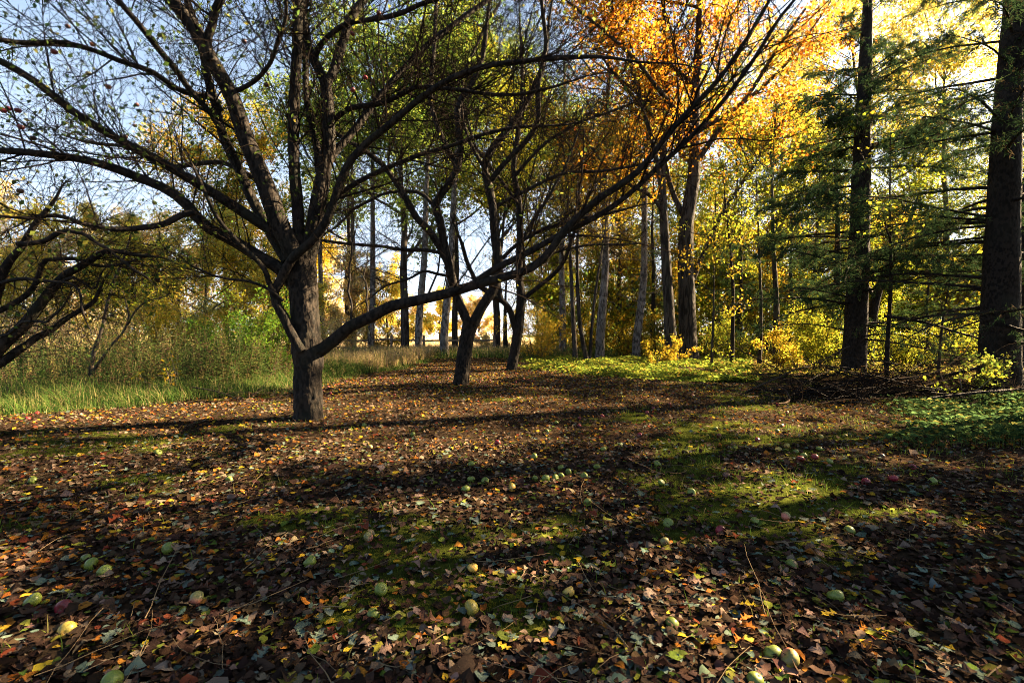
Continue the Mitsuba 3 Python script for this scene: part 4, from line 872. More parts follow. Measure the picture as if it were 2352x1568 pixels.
# ------------------------------------------------------------------ grass, weeds, ground cover
def blades(rng, x, y, h, wid, pal, bend=0.5, K=2, jit=0.18, clump=None, base=None):
    n = len(x)
    z = gz(x, y) - 0.015 if base is None else base
    a = rng.uniform(0, 2 * np.pi, n)
    d = np.stack([np.cos(a), np.sin(a), 0 * a], 1)
    s = np.stack([-np.sin(a), np.cos(a), 0 * a], 1)
    bd = (np.abs(rng.normal(0, bend, n)) * h)[:, None]
    P0 = np.stack([x, y, z], 1)
    v = []
    for k in range(K):
        t = k / K
        c = P0 + d * bd * t ** 2 + np.array([0, 0, 1]) * (h * (t - 0.25 * bend * t ** 2))[:, None]
        w = (wid * (1 - 0.5 * t))[:, None]
        v += [c - s * w, c + s * w]
    v.append(P0 + d * bd + np.array([0, 0, 1]) * (h * (1 - 0.25 * bend))[:, None])
    V = np.stack(v, 1)
    m = 2 * K + 1
    f = []
    for k in range(K - 1):
        f += [[2 * k, 2 * k + 1, 2 * k + 3], [2 * k, 2 * k + 3, 2 * k + 2]]
    f.append([2 * K - 2, 2 * K - 1, 2 * K])
    Fc = (np.array(f)[None] + (np.arange(n) * m)[:, None, None]).reshape(-1, 3)
    c = palette(rng, pal, n) if clump is None else clump
    c = np.clip(c * (1 + rng.normal(0, jit, (n, 1))), 0.005, 0.8)
    return (V.reshape(-1, 3), Fc), np.repeat(c, m, axis=0)

rng = np.random.default_rng(401)
GR = [((0.035, 0.075, 0.018), 5), ((0.06, 0.105, 0.022), 4), ((0.11, 0.13, 0.035), 2), ((0.24, 0.20, 0.09), 1.8)]
DRY = [((0.36, 0.28, 0.15), 4), ((0.28, 0.20, 0.11), 3), ((0.16, 0.17, 0.05), 3)]
parts, cols = [], []
n = 52000
y = 5.5 + 21 * rng.uniform(0, 1, n) ** 1.3
ragged = 1.3 * (meshkit.noise(np.stack([y * 1.1, y * 0, y * 0], 1), 8) - 0.5)
x = grass_edge_x(y) + 0.35 + ragged - rng.exponential(2.4, n) + rng.normal(0, 0.10, n)
clump = meshkit.fbm(np.stack([x, y, x * 0], 1) * 2.1, 3)
ok = (x > -1.15 * y - 1) & (clump + 0.25 * np.clip(grass_edge_x(y) - x, -1, 1) > rng.uniform(0.22, 0.58, n))
x, y = x[ok], y[ok]
hh = (0.06 + 0.50 * meshkit.fbm(np.stack([x, y, x * 0], 1) * 0.9, 3, 2) ** 1.6) * rng.uniform(0.5, 1.6, len(x)) * np.clip((grass_edge_x(y) - x + 0.9) / 1.1, 0.35, 1.3)
far = y > 13
g1, c1 = blades(rng, x, y, hh, np.where(far, 0.008, 0.005), GR, 0.8)
parts.append(g1); cols.append(c1)
put('grass', join(parts), 'mat_grass', color=np.vstack(cols))
labels['grass'] = {'label': 'lush green unmown grass along the weedy side of the clearing', 'category': 'grass', 'kind': 'stuff'}

# dry tall grass along the path's far left edge and behind the apple trees
n = 16000
y = rng.uniform(15.5, 29, n)
x = np.where(y < 25.5, grass_edge_x(y) - rng.exponential(1.3, n), rng.uniform(-9, 3.5, n))
h = rng.uniform(0.35, 0.85, n)
m1, c1 = blades(rng, x, y, h, np.full(n, 0.009), DRY, 0.35)
put('dry_grass', m1, 'mat_grass', color=c1)
labels['dry_grass'] = {'label': 'tan and rusty seed-headed dry grass edging the far end of the path', 'category': 'grass', 'kind': 'stuff'}
n = 10000
y = rng.uniform(24.5, 30, n); x = rng.uniform(-12, 5.5, n)
m1, c1 = blades(rng, x, y, rng.uniform(0.3, 0.75, n), np.full(n, 0.011), GR, 0.4)
put('meadow_grass', m1, 'mat_grass', color=c1)
labels['meadow_grass'] = {'label': 'green meadow grass closing off the clearing before the fence', 'category': 'grass', 'kind': 'stuff'}
n = 16000
y = 31 + 45 * rng.uniform(0, 1, n) ** 1.5; x = rng.uniform(-16, 6, n) * (y / 45)
m1, c1 = blades(rng, x, y, rng.uniform(0.3, 0.8, n), 0.0004 * y, [((0.52, 0.43, 0.27), 3), ((0.42, 0.34, 0.2), 2)], 0.3, 2)
put('field_grass', m1, 'mat_grass', color=c1)
labels['field_grass'] = {'label': 'pale straw field grass around the little shed', 'category': 'grass', 'kind': 'stuff'}

# tall weeds
def weed_field(rng, x, y, h, per, pal, stem_pal, lw=0.012, ll=0.10):
    n = len(x)
    P0 = np.stack([x, y, gz(x, y) - 0.02], 1)
    b, q_ = grow(rng, P0, np.c_[rng.normal(0, 0.13, (n, 2)), np.ones(n)], h, np.full(n, 0.0045), np.full(n, 0.002), 6, 0.06)
    sm = tubes(b, q_, 3)
    sc = np.repeat(np.clip(palette(rng, stem_pal, n) * (1 + rng.normal(0, .15, (n, 1))), .005, .7), 21, axis=0)
    i = np.repeat(np.arange(n), per)
    t = rng.uniform(0.22, 1.0, len(i))
    k = np.minimum((t * 6).astype(int), 5); w = (t * 6 - k)[:, None]
    P = b[i, k] * (1 - w) + b[i, k + 1] * w
    a = rng.uniform(0, 2 * np.pi, len(i))
    d = np.stack([np.cos(a), np.sin(a), rng.uniform(-0.1, 0.9, len(i))], 1)
    d = unit(d)
    s = unit(np.cross(d, np.array([0, 0, 1.0]) + rng.normal(0, .3, (len(i), 3))))
    l = (ll * rng.uniform(0.6, 1.4, len(i)) * (1.2 - 0.7 * t))[:, None]
    v = np.stack([P, P + d * l * 0.45 + s * lw, P + d * l - [0, 0, 0.02], P + d * l * 0.45 - s * lw], 1).reshape(-1, 3)
    f = np.vstack([np.arange(len(i))[:, None] * 4 + [0, 1, 2], np.arange(len(i))[:, None] * 4 + [0, 2, 3]])
    pc = palette(rng, pal, n)
    lc = np.repeat(np.clip(pc[i] * (1 + rng.normal(0, 0.22, (len(i), 1))), 0.005, 0.7), 4, axis=0)
    return join([sm, (v, f)]), np.vstack([sc, lc])
n = 1700
y = rng.uniform(10.2, 17, n)
x = grass_edge_x(y) - 1.3 - rng.exponential(4.0, n)
ok = (x > -1.15 * y - 1) & (x < px(660, 1) * y)
x, y = x[ok], y[ok]
h = rng.uniform(0.7, 1.55, len(x)) * (0.65 + 0.6 * meshkit.noise(np.stack([x, y, x * 0], 1) * 0.8, 9))
m1, c1 = weed_field(rng, x, y, h, 34, [((0.045, 0.085, 0.025), 5), ((0.08, 0.12, 0.032), 4), ((0.15, 0.14, 0.045), 2), ((0.10, 0.06, 0.04), 2)], [((0.12, 0.10, 0.05), 2), ((0.10, 0.06, 0.04), 1)])
put('tall_weeds', m1, 'mat_grass', color=c1)
labels['tall_weeds'] = {'label': 'chest-high goldenrod and dark-stemmed weeds behind the grass strip', 'category': 'weeds', 'kind': 'stuff'}

# ground cover on the sunny side: low broad leaves, lit yellow-green
def cover(name, label, x, y, h, size, pal, nper=1):
    n = len(x)
    zz = gz(x, y)
    z = zz + h * rng.uniform(0.25, 1.0, n)
    a = rng.uniform(0, 2 * np.pi, n)
    nrm = unit(np.stack([rng.normal(0, .42, n), rng.normal(0, .42, n), np.ones(n)], 1))
    d = np.stack([np.cos(a), np.sin(a), 0 * a], 1); d = unit(d - nrm * np.sum(d * nrm, 1, keepdims=True))
    s = np.cross(nrm, d)
    P = np.stack([x, y, z], 1)
    l = (size * rng.uniform(0.6, 1.3, n))[:, None]
    v = np.stack([P - d * l * .5, P - d * l * .1 + s * l * .38 + nrm * l * .10, P + d * l * .55 - nrm * l * .08, P - d * l * .1 - s * l * .38 + nrm * l * .10], 1).reshape(-1, 3)
    f = np.vstack([np.arange(n)[:, None] * 4 + [0, 1, 2], np.arange(n)[:, None] * 4 + [0, 2, 3]])
    c = np.repeat(np.clip(palette(rng, pal, n) * (1 + rng.normal(0, .2, (n, 1))), .005, .7), 4, axis=0)
    m = n // 2
    b = np.stack([np.stack([x[:m], y[:m], zz[:m] - .01], 1), P[:m]], 1)
    st = tubes(b, np.full((m, 2), 0.0025), 3)
    sc = np.repeat(np.tile([[0.12, 0.16, 0.05]], (m, 1)), 6, axis=0)
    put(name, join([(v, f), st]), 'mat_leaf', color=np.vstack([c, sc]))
    labels[name] = {'label': label, 'category': 'ground cover', 'kind': 'stuff'}
n = 24000
y = rng.uniform(12.3, 25, n)
lo = np.interp(y, [11.5, 13.3, 16.6, 20, 25], [6.2, 3.6, 0.5, 0.2, 0.6])
x = lo + rng.uniform(0, 1, n) ** 0.9 * (px(1720, 1) * y - lo) + rng.normal(0, .15, n)
hh = 0.04 + 0.30 * meshkit.noise(np.stack([x, y, x * 0], 1) * 1.1, 4) ** 1.3 * np.clip((x - lo + .2) / 0.8, 0.25, 1)
ok = meshkit.noise(np.stack([x, y, x * 0], 1) * 0.8 + 5, 4) > 0.28
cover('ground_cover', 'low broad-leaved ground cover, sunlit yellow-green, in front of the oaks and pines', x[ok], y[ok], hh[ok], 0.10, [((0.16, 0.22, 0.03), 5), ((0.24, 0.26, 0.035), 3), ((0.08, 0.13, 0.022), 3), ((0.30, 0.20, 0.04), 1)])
n = 9000
y = rng.uniform(5.2, 9.0, n); x = px(2060, 1) * y + rng.uniform(0, 1, n) ** 0.8 * 4.5 + rng.normal(0, .2, n)
hh = 0.03 + 0.22 * meshkit.noise(np.stack([x, y, x * 0], 1) * 1.3, 6)
ok = meshkit.noise(np.stack([x, y, x * 0], 1) * 0.9 + 2, 4) > 0.35
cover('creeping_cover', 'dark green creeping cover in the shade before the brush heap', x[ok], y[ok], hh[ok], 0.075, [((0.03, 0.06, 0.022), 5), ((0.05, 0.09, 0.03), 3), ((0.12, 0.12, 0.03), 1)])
n = 10000
y = rng.uniform(13, 26, n); x = px(1640, 1) * y + rng.uniform(0, 1, n) * 9
hh = 0.05 + 0.5 * meshkit.noise(np.stack([x, y, x * 0], 1) * 0.7, 6) ** 2
cover('undergrowth', 'tangled yellowing undergrowth on the floor of the wood beyond the brush', x, y, hh, 0.085, [((0.30, 0.28, 0.05), 4), ((0.20, 0.22, 0.04), 3), ((0.22, 0.13, 0.05), 3), ((0.40, 0.34, 0.06), 2)])
# sparse short grass tufts in the mossy clearing
n = 16000
cx = rng.uniform(-7, 9, 900); cy = 1.6 + 17 * rng.uniform(0, 1, 900) ** 1.2
wgt = 0.15 + 1.2 * np.clip((cx - 1.5) / 3.5, 0, 1) * np.clip((cy - 3.0) / 2, 0, 1) + 0.8 * (moss_np(cx, cy) > 0.3) * (cy > 3)
i = rng.choice(900, n, p=wgt / wgt.sum())
x = cx[i] + rng.normal(0, .09, n); y = cy[i] + rng.normal(0, .09, n)
m1, c1 = blades(rng, x, y, rng.uniform(0.03, 0.12, n), np.full(n, 0.0026), [((0.06, 0.11, 0.018), 4), ((0.11, 0.15, 0.022), 3), ((0.16, 0.15, 0.05), 1)], 0.7)
put('grass_tufts', m1, 'mat_grass', color=c1)
labels['grass_tufts'] = {'label': 'short thin grass tufts coming up through moss and fallen leaves', 'category': 'grass', 'kind': 'stuff'}
# moss
n = 170000
y = 1.2 + 11 * rng.uniform(0, 1, n) ** 1.6; x = rng.uniform(-1.12, 1.12, n) * y
ok = moss_np(x, y) > rng.uniform(0.15, 0.9, n)
x, y = x[ok], y[ok]
mc = np.array([0.045, 0.065, 0.010])[None] * (1 - 0.0) + np.array([0.085, 0.09, 0.010])[None] * meshkit.noise(np.stack([x, y, x * 0], 1) * 3, 1)[:, None]
m1, c1 = blades(rng, x, y, rng.uniform(0.012, 0.032, len(x)) + 0.012, np.full(len(x), 0.004), GR, 0.5, 1, 0.25, clump=mc)
put('moss', m1, 'mat_grass', color=c1)
labels['moss'] = {'label': 'soft yellow-green moss cushions in patches between the leaves', 'category': 'moss', 'kind': 'stuff'}

# ------------------------------------------------------------------ fallen leaves
BR = {'dark brown': (0.034, 0.022, 0.017), 'brown': (0.090, 0.056, 0.040), 'tan': (0.26, 0.19, 0.135), 'grey-green': (0.14, 0.19, 0.155), 'green': (0.10, 0.15, 0.03), 'yellow': (0.52, 0.36, 0.035), 'yellow-green': (0.30, 0.30, 0.05), 'orange': (0.38, 0.15, 0.03), 'reddish': (0.20, 0.055, 0.03)}
NAMES = list(BR); BRC = np.array([BR[k] for k in NAMES]) * 0.44; BRW = np.array([32, 31, 13, 10, 4, 2.8, 3.0, 3.0, 1.6]); BRW = BRW / BRW.sum()
def outline(kind, t):
    t = np.clip(t, 0.0, 1.0)
    e = np.sin(np.pi * t ** 0.75) ** 0.8
    if kind == 'oval': return 0.34 * e + 0.004
    if kind == 'slim': return 0.21 * e + 0.004
    if kind == 'broad': return 0.46 * np.sin(np.pi * t ** 0.62) ** 0.75 * (1 - 0.25 * t) + 0.004
    return (0.33 * e) * (0.62 + 0.48 * np.sin(t * 19.5 + 0.4)) + 0.015
SN = ['oval', 'lobed', 'broad', 'slim']

def leaf_batch(rng, P, size, yaw, tilt, shape, curl, bend, roll, KS=4, NC=3):
    """lying leaves as strips along the midrib with curled sides, NC points across at each of KS + 1 stations"""
    n = len(P)
    TT = np.linspace(0.01, 0.99, KS + 1)
    hw = np.stack([outline(k, TT) for k in SN])[shape]
    hw = hw * (1 + rng.normal(0, 0.10, hw.shape))
    t = TT[None] - 0.5
    c = np.linspace(-1, 1, NC)
    X = np.broadcast_to(t[..., None], (n, KS + 1, NC)) + rng.normal(0, 0.012, (n, KS + 1, NC)) + (np.abs(c) * 0.05)[None, None] * rng.normal(1, 1, (n, 1, 1))
    Yv = hw[..., None] * c
    lr = rng.uniform(0.3, 1.5, (n, 1, 2))
    sidew = np.where(c < 0, lr[..., :1], lr[..., 1:])
    wave = rng.normal(0, 0.055, (n, KS + 1, NC)) * np.abs(c)
    twist = rng.normal(0, 0.35, (n, 1, 1))
    hm = hw.max(1)[:, None, None]
    Zv = np.clip(curl, -0.9, 1.3)[:, None, None] * 0.62 * (hw[..., None] ** 2 / hm) * (c ** 2) * sidew + wave * 0.6 + twist * t[..., None] * Yv + 0.25 * np.abs(Yv) * 0.5
    Zv = Zv + (np.clip(bend, -.6, .8)[:, None] * (t ** 2) * 1.3)[:, :, None]
    v = np.stack([X, Yv, Zv], 3).reshape(n, -1, 3) * size[:, None, None]
    cy, sy = np.cos(yaw), np.sin(yaw)
    ct, st = np.cos(tilt), np.sin(tilt)
    cr, sr = np.cos(roll), np.sin(roll)
    o, z = 1 + 0 * cy, 0 * cy
    Rz = np.stack([np.stack([cy, -sy, z], 1), np.stack([sy, cy, z], 1), np.stack([z, z, o], 1)], 1)
    Ry = np.stack([np.stack([ct, z, st], 1), np.stack([z, o, z], 1), np.stack([-st, z, ct], 1)], 1)
    Rx = np.stack([np.stack([o, z, z], 1), np.stack([z, cr, -sr], 1), np.stack([z, sr, cr], 1)], 1)
    v = np.einsum('nij,nkj->nki', Rz @ Ry @ Rx, v)
    v += (P - np.stack([0 * P[:, 0], 0 * P[:, 0], v[:, :, 2].min(1) * 0.75], 1))[:, None]      # the lowest point touches what lies below
    f = []
    for k in range(KS):
        for j in range(NC - 1):
            a = k * NC + j
            f += [[a, a + NC, a + NC + 1], [a, a + NC + 1, a + 1]]
    return v, np.array(f), np.broadcast_to(c[None], (KS + 1, NC)).reshape(-1)

rng = np.random.default_rng(501)
n = 36000
y = 1.25 + 4.2 * rng.uniform(0, 1, n) ** 1.1
x = rng.uniform(-1.13, 1.13, n) * y + rng.normal(0, .3, n)
ok = (x > grass_edge_x(y) - 0.5) & ((moss_np(x, y) * 0.62 < rng.uniform(0, 1, n)))
ok &= rng.uniform(0, 1, n) < np.where((x > 3.0) & (y > 4.2), 0.55, 1.0)
x, y = x[ok], y[ok]; n = len(x)
kind = rng.choice(len(NAMES), n, p=BRW)
# the oaks' orange and brown leaves lie thicker to one side
kind = np.where((rng.uniform(0, 1, n) < np.clip((-x - 1.2) / 6, 0, .35)) & (y < 3.6), rng.choice([1, 7, 7, 8], n), kind)
shape = rng.choice(4, n, p=[.50, .10, .22, .18])
size = rng.uniform(0.024, 0.056, n) * np.where(shape == 1, 1.45, 1.0) * np.where(rng.uniform(0, 1, n) < 0.05, 1.4, 1.0)
flat = np.isin(kind, (3, 4, 5, 6))
curl = np.where(flat, rng.normal(0.15, 0.35, n), rng.normal(0.4, 0.75, n))
bend = np.where(flat, rng.normal(0, .2, n), rng.normal(0.05, .40, n))
tilt = rng.normal(0, np.where(flat, 0.10, 0.20), n)
yaw = rng.uniform(0, 2 * np.pi, n)
roll = rng.normal(0, np.where(flat, 0.14, 0.28), n)
zl = gz(x, y) + rng.uniform(0, 0.022, n)
col = BRC[kind] * (1 + rng.normal(0, 0.22, (n, 1))) * (1 + rng.normal(0, 0.06, (n, 3)))
# the leaves that show largest lie on top, one by one
show = size / np.hypot(y, 0.8 * EYE) * (np.abs(x) < y * 1.045) * (y > 1.80) * (y < 4.5) * (size > 0.034)
top = np.argsort(-show)[:300]
zl[top] = gz(x[top], y[top]) + 0.022 + rng.uniform(0, .006, len(top))
rest = np.setdiff1d(np.arange(n), top)
def leaf_colours(i, cc, n_):
    k = len(cc)
    blot = 1 + rng.normal(0, 0.10, (len(i), k, 1))
    return np.clip(col[i][:, None] * blot * (1 + 0.18 * (np.abs(cc) < 0.1))[None, :, None], 0.005, 0.75)
def pick(i, **k): return leaf_batch(rng, np.stack([x, y, zl], 1)[i], size[i], yaw[i], tilt[i], np.where((shape[i] == 1) & (k.get('KS', 4) < 8), 2, shape[i]), curl[i], bend[i], roll[i], **k)
parts, cols = [], []
for sel, ks in ((rest[y[rest] < 2.7], 4), (rest[y[rest] >= 2.7], 3)):
    v, f, cc = pick(sel, KS=ks)
    m = v.shape[1]
    parts.append((v.reshape(-1, 3), (f[None] + (np.arange(len(sel)) * m)[:, None, None]).reshape(-1, 3))); cols.append(leaf_colours(sel, cc, m).reshape(-1, 3))
put('leaf_litter', join(parts), 'mat_litter', smooth=True, color=np.vstack(cols))
labels['leaf_litter'] = {'label': 'thick litter of curled brown, tan and pale green fallen leaves', 'category': 'leaf litter', 'kind': 'stuff'}

ORD = ['first', 'second', 'third', 'fourth', 'fifth', 'sixth', 'seventh', 'eighth', 'ninth', 'tenth', 'eleventh', 'twelfth', 'thirteenth', 'fourteenth', 'fifteenth', 'sixteenth', 'seventeenth', 'eighteenth', 'nineteenth', 'twentieth', 'twenty-first', 'twenty-second', 'twenty-third', 'twenty-fourth', 'twenty-fifth', 'twenty-sixth', 'twenty-seventh', 'twenty-eighth', 'twenty-ninth', 'thirtieth']
def proj(p):
    k = p[:, 1] * math.cos(PITCH) - (p[:, 2] - EYE) * math.sin(PITCH)
    up = p[:, 1] * math.sin(PITCH) + (p[:, 2] - EYE) * math.cos(PITCH)
    return 512 + F * p[:, 0] / k, 341 - F * up / k
v, f, cc = pick(top, KS=10, NC=5)
vc = leaf_colours(top, cc, len(cc))
pu, pv = proj(v.mean(1))
colz = np.array(['far left', 'left', 'inner left', 'middle', 'inner right', 'right', 'far right'])[np.clip((pu / 1024 * 7).astype(int), 0, 6)]
rowz = np.where(pv > 640, 'bottom edge', np.where(pv > 590, 'lowest strip', np.where(pv > 545, 'second strip', 'upper strip')))
cls = {}
for q_, i in enumerate(top):
    form = ('curled' if abs(curl[i]) + abs(bend[i]) > 0.7 else 'flattish')
    s = f'{form} {NAMES[kind[i]]} {SN[shape[i]]} fallen leaf, {colz[q_]} of the {rowz[q_]}'
    cls.setdefault(s, []).append(q_)
lab = {}
for s, qs in cls.items():
    qs = sorted(qs, key=lambda k: pu[k])
    for r_, k in enumerate(qs):
        lab[k] = s if len(qs) == 1 else f'{s}, {ORD[r_]} from left'
for q_, i in enumerate(top):
    key = fresh('fallen_leaf')
    scene[key] = mikit.ply((v[q_], f), 'mat_litter', smooth=True, color=vc[q_])
    labels[key] = {'label': lab[q_], 'category': 'leaf', 'group': 'fallen leaves lying on top of the litter'}

# the litter farther down the clearing, two triangles per leaf
n = 76000
y = 5.2 + 21.5 * rng.uniform(0, 1, n) ** 1.25
right = np.interp(y, [5, 7, 9, 11.5, 13.3, 16.6, 20, 27], [5.5, 7.4, 9, 6.0, 4.2, 1.3, 1.0, 1.0])
left = grass_edge_x(y) - 0.2
x = left + (right - left) * rng.uniform(0, 1, n)
ok = moss_np(x, y) * 0.65 < rng.uniform(0, 1, n)
x, y = x[ok], y[ok]; n = len(x)
P = np.stack([x, y, gz(x, y) + rng.uniform(0.004, 0.03, n)], 1)
a = rng.uniform(0, 2 * np.pi, n); nr = unit(np.c_[rng.normal(0, .4, (n, 2)), np.ones(n)])
d = np.stack([np.cos(a), np.sin(a), 0 * a], 1); d = unit(d - nr * np.sum(d * nr, 1, keepdims=True)); s = np.cross(nr, d)
l = (rng.uniform(0.034, 0.064, n) * np.interp(y, [5, 12], [1, 1.3]))[:, None]
vv = np.stack([P - d * l * .5, P + s * l * .36 + nr * l * .12, P + d * l * .5, P - s * l * .36 + nr * l * .12], 1).reshape(-1, 3)
ff = np.vstack([np.arange(n)[:, None] * 4 + [0, 1, 2], np.arange(n)[:, None] * 4 + [0, 2, 3]])
kw = np.array([16, 30, 22, 5, 3, 6, 4, 11, 5.0]); c = np.repeat(np.clip(BRC[rng.choice(len(NAMES), n, p=kw / kw.sum())] * (1 + rng.normal(0, .2, (n, 1))), .006, .7), 4, axis=0)
put('far_litter', (vv, ff), 'mat_litter', color=c)
labels['far_litter'] = {'label': 'rust and tan leaf litter carpeting the sunlit far half of the clearing', 'category': 'leaf litter', 'kind': 'stuff'}

# thin dead twigs and leaf stalks lying about
n = 420
y = 1.5 + 12 * rng.uniform(0, 1, n) ** 1.5; x = rng.uniform(-1.05, 1.05, n) * y
ok = x > grass_edge_x(y); x, y = x[ok], y[ok]; n = len(x)
a = rng.uniform(0, 2 * np.pi, n)
b, q_ = grow(rng, np.stack([x, y, gz(x, y) + 0.035], 1), np.stack([np.cos(a), np.sin(a), 0 * a + rng.normal(0, .06, n)], 1), rng.uniform(0.08, 0.45, n), rng.uniform(0.0012, 0.0032, n), np.full(n, 0.0009), 5, 0.12)
put('twig_litter', tubes(b, q_, 4), 'mat_old_twig')
labels['twig_litter'] = {'label': 'thin dead twigs and stalks scattered over the fallen leaves', 'category': 'twigs', 'kind': 'stuff'}

# ------------------------------------------------------------------ apples
def apple_mesh(seed, skin, blush=None, rot=0.0, rings=14, segs=22):
    rng = np.random.default_rng(seed)
    th = np.linspace(0, np.pi, rings)
    rr = np.sin(th) * (1 + 0.10 * np.cos(th)) * 0.5
    zz = 0.46 * np.cos(th) - 0.15 * np.exp(-(th / 0.42) ** 2) + 0.10 * np.exp(-((np.pi - th) / 0.38) ** 2)
    ph = np.arange(segs) * 2 * np.pi / segs
    lob = 1 + 0.03 * np.cos(5 * ph)[None] * (th[:, None] / np.pi) ** 2 + 0.03 * np.cos(ph + seed)[None]
    v = np.stack([rr[:, None] * lob * np.cos(ph), rr[:, None] * lob * np.sin(ph), np.repeat(zz[:, None], segs, 1)], 2).reshape(-1, 3)
    v *= 1 + 0.05 * (meshkit.noise(v * 2.5 + seed) - 0.5)[:, None]
    i, j = np.meshgrid(np.arange(rings - 1), np.arange(segs), indexing='ij')
    q = np.stack([i * segs + j, (i + 1) * segs + j, (i + 1) * segs + (j + 1) % segs, i * segs + (j + 1) % segs], -1).reshape(-1, 4)
    n1 = meshkit.fbm(v * 4 + seed * 3, 3)
    c = np.array(skin)[None] * (0.16 + 0.4 * n1[:, None])
    if blush is not None:
        t = np.clip((v[:, 0] + 0.3 * (n1 - 0.5) + 0.12) / 0.35, 0, 1)[:, None]
        stripe = 0.75 + 0.25 * meshkit.noise(np.stack([np.arctan2(v[:, 1], v[:, 0]) * 7, v[:, 2] * 1.5, v[:, 2] * 0], 1) + seed)[:, None]
        c = c * (1 - t * stripe) + np.array(blush)[None] * t * stripe
    if rot:
        d = unit(rng.normal(0, 1, 3))
        t = np.clip((v @ d - (0.5 - rot)) / 0.08 + 2 * (n1 - .5), 0, 1)[:, None]
        c = c * (1 - t) + np.array([0.09, 0.045, 0.025]) * t
    t = np.exp(-(((np.hypot(v[:, 0], v[:, 1])) / 0.09) ** 2))[:, None]
    c = c * (1 - 0.6 * t) + np.array([0.10, 0.08, 0.03]) * 0.6 * t
    return v, q, np.clip(c, .01, .8)
SKINS = {'g': ((0.26, 0.34, 0.05), None, 'green'), 'y': ((0.48, 0.40, 0.07), (0.50, 0.30, 0.06), 'yellow'), 'r': ((0.26, 0.035, 0.035), (0.17, 0.012, 0.022), 'dark red'),
         'p': ((0.36, 0.33, 0.10), (0.36, 0.10, 0.07), 'red-blushed yellowish'), 'b': ((0.13, 0.07, 0.04), (0.09, 0.03, 0.02), 'rotting brown'), 'o': ((0.55, 0.24, 0.07), (0.50, 0.13, 0.05), 'orange')}
APLY = {}
for ci, (c, (skin, blush, _)) in enumerate(SKINS.items()):
    for k in range(4):
        v_, q_, col_ = apple_mesh(600 + ci * 10 + k, skin, blush, rot=(0.12 if k == 3 and c in 'gyp' else 0.0))
        APLY[c, k] = mikit.ply((v_, q_), 'mat_apple', smooth=True, color=col_)
        v_, q_, col_ = apple_mesh(600 + ci * 10 + k, skin, blush, rot=(0.12 if k == 3 and c in 'gyp' else 0.0), rings=8, segs=10)
        APLY[c, k, 'far'] = mikit.ply((v_, q_), 'mat_apple', smooth=True, color=col_)
SP = np.array([[0, 0, 0.26], [0.02, 0.01, 0.40], [0.07, 0.02, 0.56]])
STEM = mikit.ply(tubes(spline(SP, 6)[None], np.full((1, 6), 0.022), 6), 'mat_dead_twig', smooth=True)
CAL = mikit.ply(tubes(np.array([[[0.05 * math.cos(a), 0.05 * math.sin(a), -0.37], [0.075 * math.cos(a), 0.075 * math.sin(a), -0.43]] for a in np.arange(5) * 1.2566]), np.array([[0.018, 0.004]] * 5), 4), 'mat_dead_twig')

def zr(off, s, L): return [(off[0] + z[0] * s, off[1] + z[1] * s, z[2]) for z in L]
S1 = 1280 / 2230
FALLEN = zr((0, 1660), S1, [(1080, 678, 'g'), (540, 745, 'g'), (575, 785, 'g'), (665, 820, 'g'), (2015, 760, 'g'), (190, 1018, 'g'), (395, 1060, 'r'), (1265, 1000, 'p'), (410, 1210, 'y'), (705, 1535, 'g'), (1490, 232, 'g'), (1850, 312, 'b'), (1505, 355, 'b'), (1025, 55, 'g'), (200, 240, 'g')])
FALLEN += zr((1280, 1660), S1, [(848, 130, 'g'), (848, 230, 'g'), (808, 290, 'g'), (940, 240, 'g'), (1115, 280, 'y'), (1262, 85, 'g'), (1435, 152, 'g'), (1485, 182, 'g'), (1335, 228, 'g'), (1265, 222, 'g'), (1400, 222, 'g'), (1436, 205, 'g'), (1590, 207, 'g'), (1672, 145, 'g'), (1712, 35, 'g'), (1828, 12, 'g'), (2068, 128, 'g'), (2095, 255, 'g'), (1610, 370, 'g'), (2140, 510, 'g'), (170, 605, 'p'), (2120, 640, 'p'), (855, 810, 'y'), (1100, 840, 'b'), (250, 950, 'g'), (850, 1070, 'y'), (1490, 960, 'y'), (2175, 1170, 'g'), (200, 1105, 'g'), (1465, 65, 'b'), (185, 25, 'p')])
FALLEN += zr((2560, 1660), S1, [(630, 35, 'y'), (745, 48, 'g'), (775, 97, 'r'), (870, 82, 'r'), (800, 80, 'g'), (968, 118, 'g'), (1310, 82, 'b'), (1510, 152, 'r'), (1385, 225, 'r'), (1645, 240, 'g'), (290, 205, 'b'), (62, 318, 'g'), (685, 470, 'p'), (487, 505, 'g'), (260, 560, 'r'), (1105, 560, 'g'), (725, 785, 'g'), (1018, 990, 'g'), (605, 1345, 'g'), (720, 1395, 'p'), (495, 1530, 'g'), (900, 32, 'g'), (685, 10, 'y'), (1210, 245, 'r')])
FALLEN += zr((0, 800), S1, [(1205, 1240, 'o'), (1400, 1260, 'o'), (1650, 1193, 'o'), (1895, 1158, 'p'), (235, 1298, 'r'), (175, 1335, 'r'), (2110, 1158, 'r'), (2145, 1130, 'r'), (2155, 1170, 'r'), (1485, 1243, 'b'), (520, 1310, 'b'), (930, 1268, 'b')])
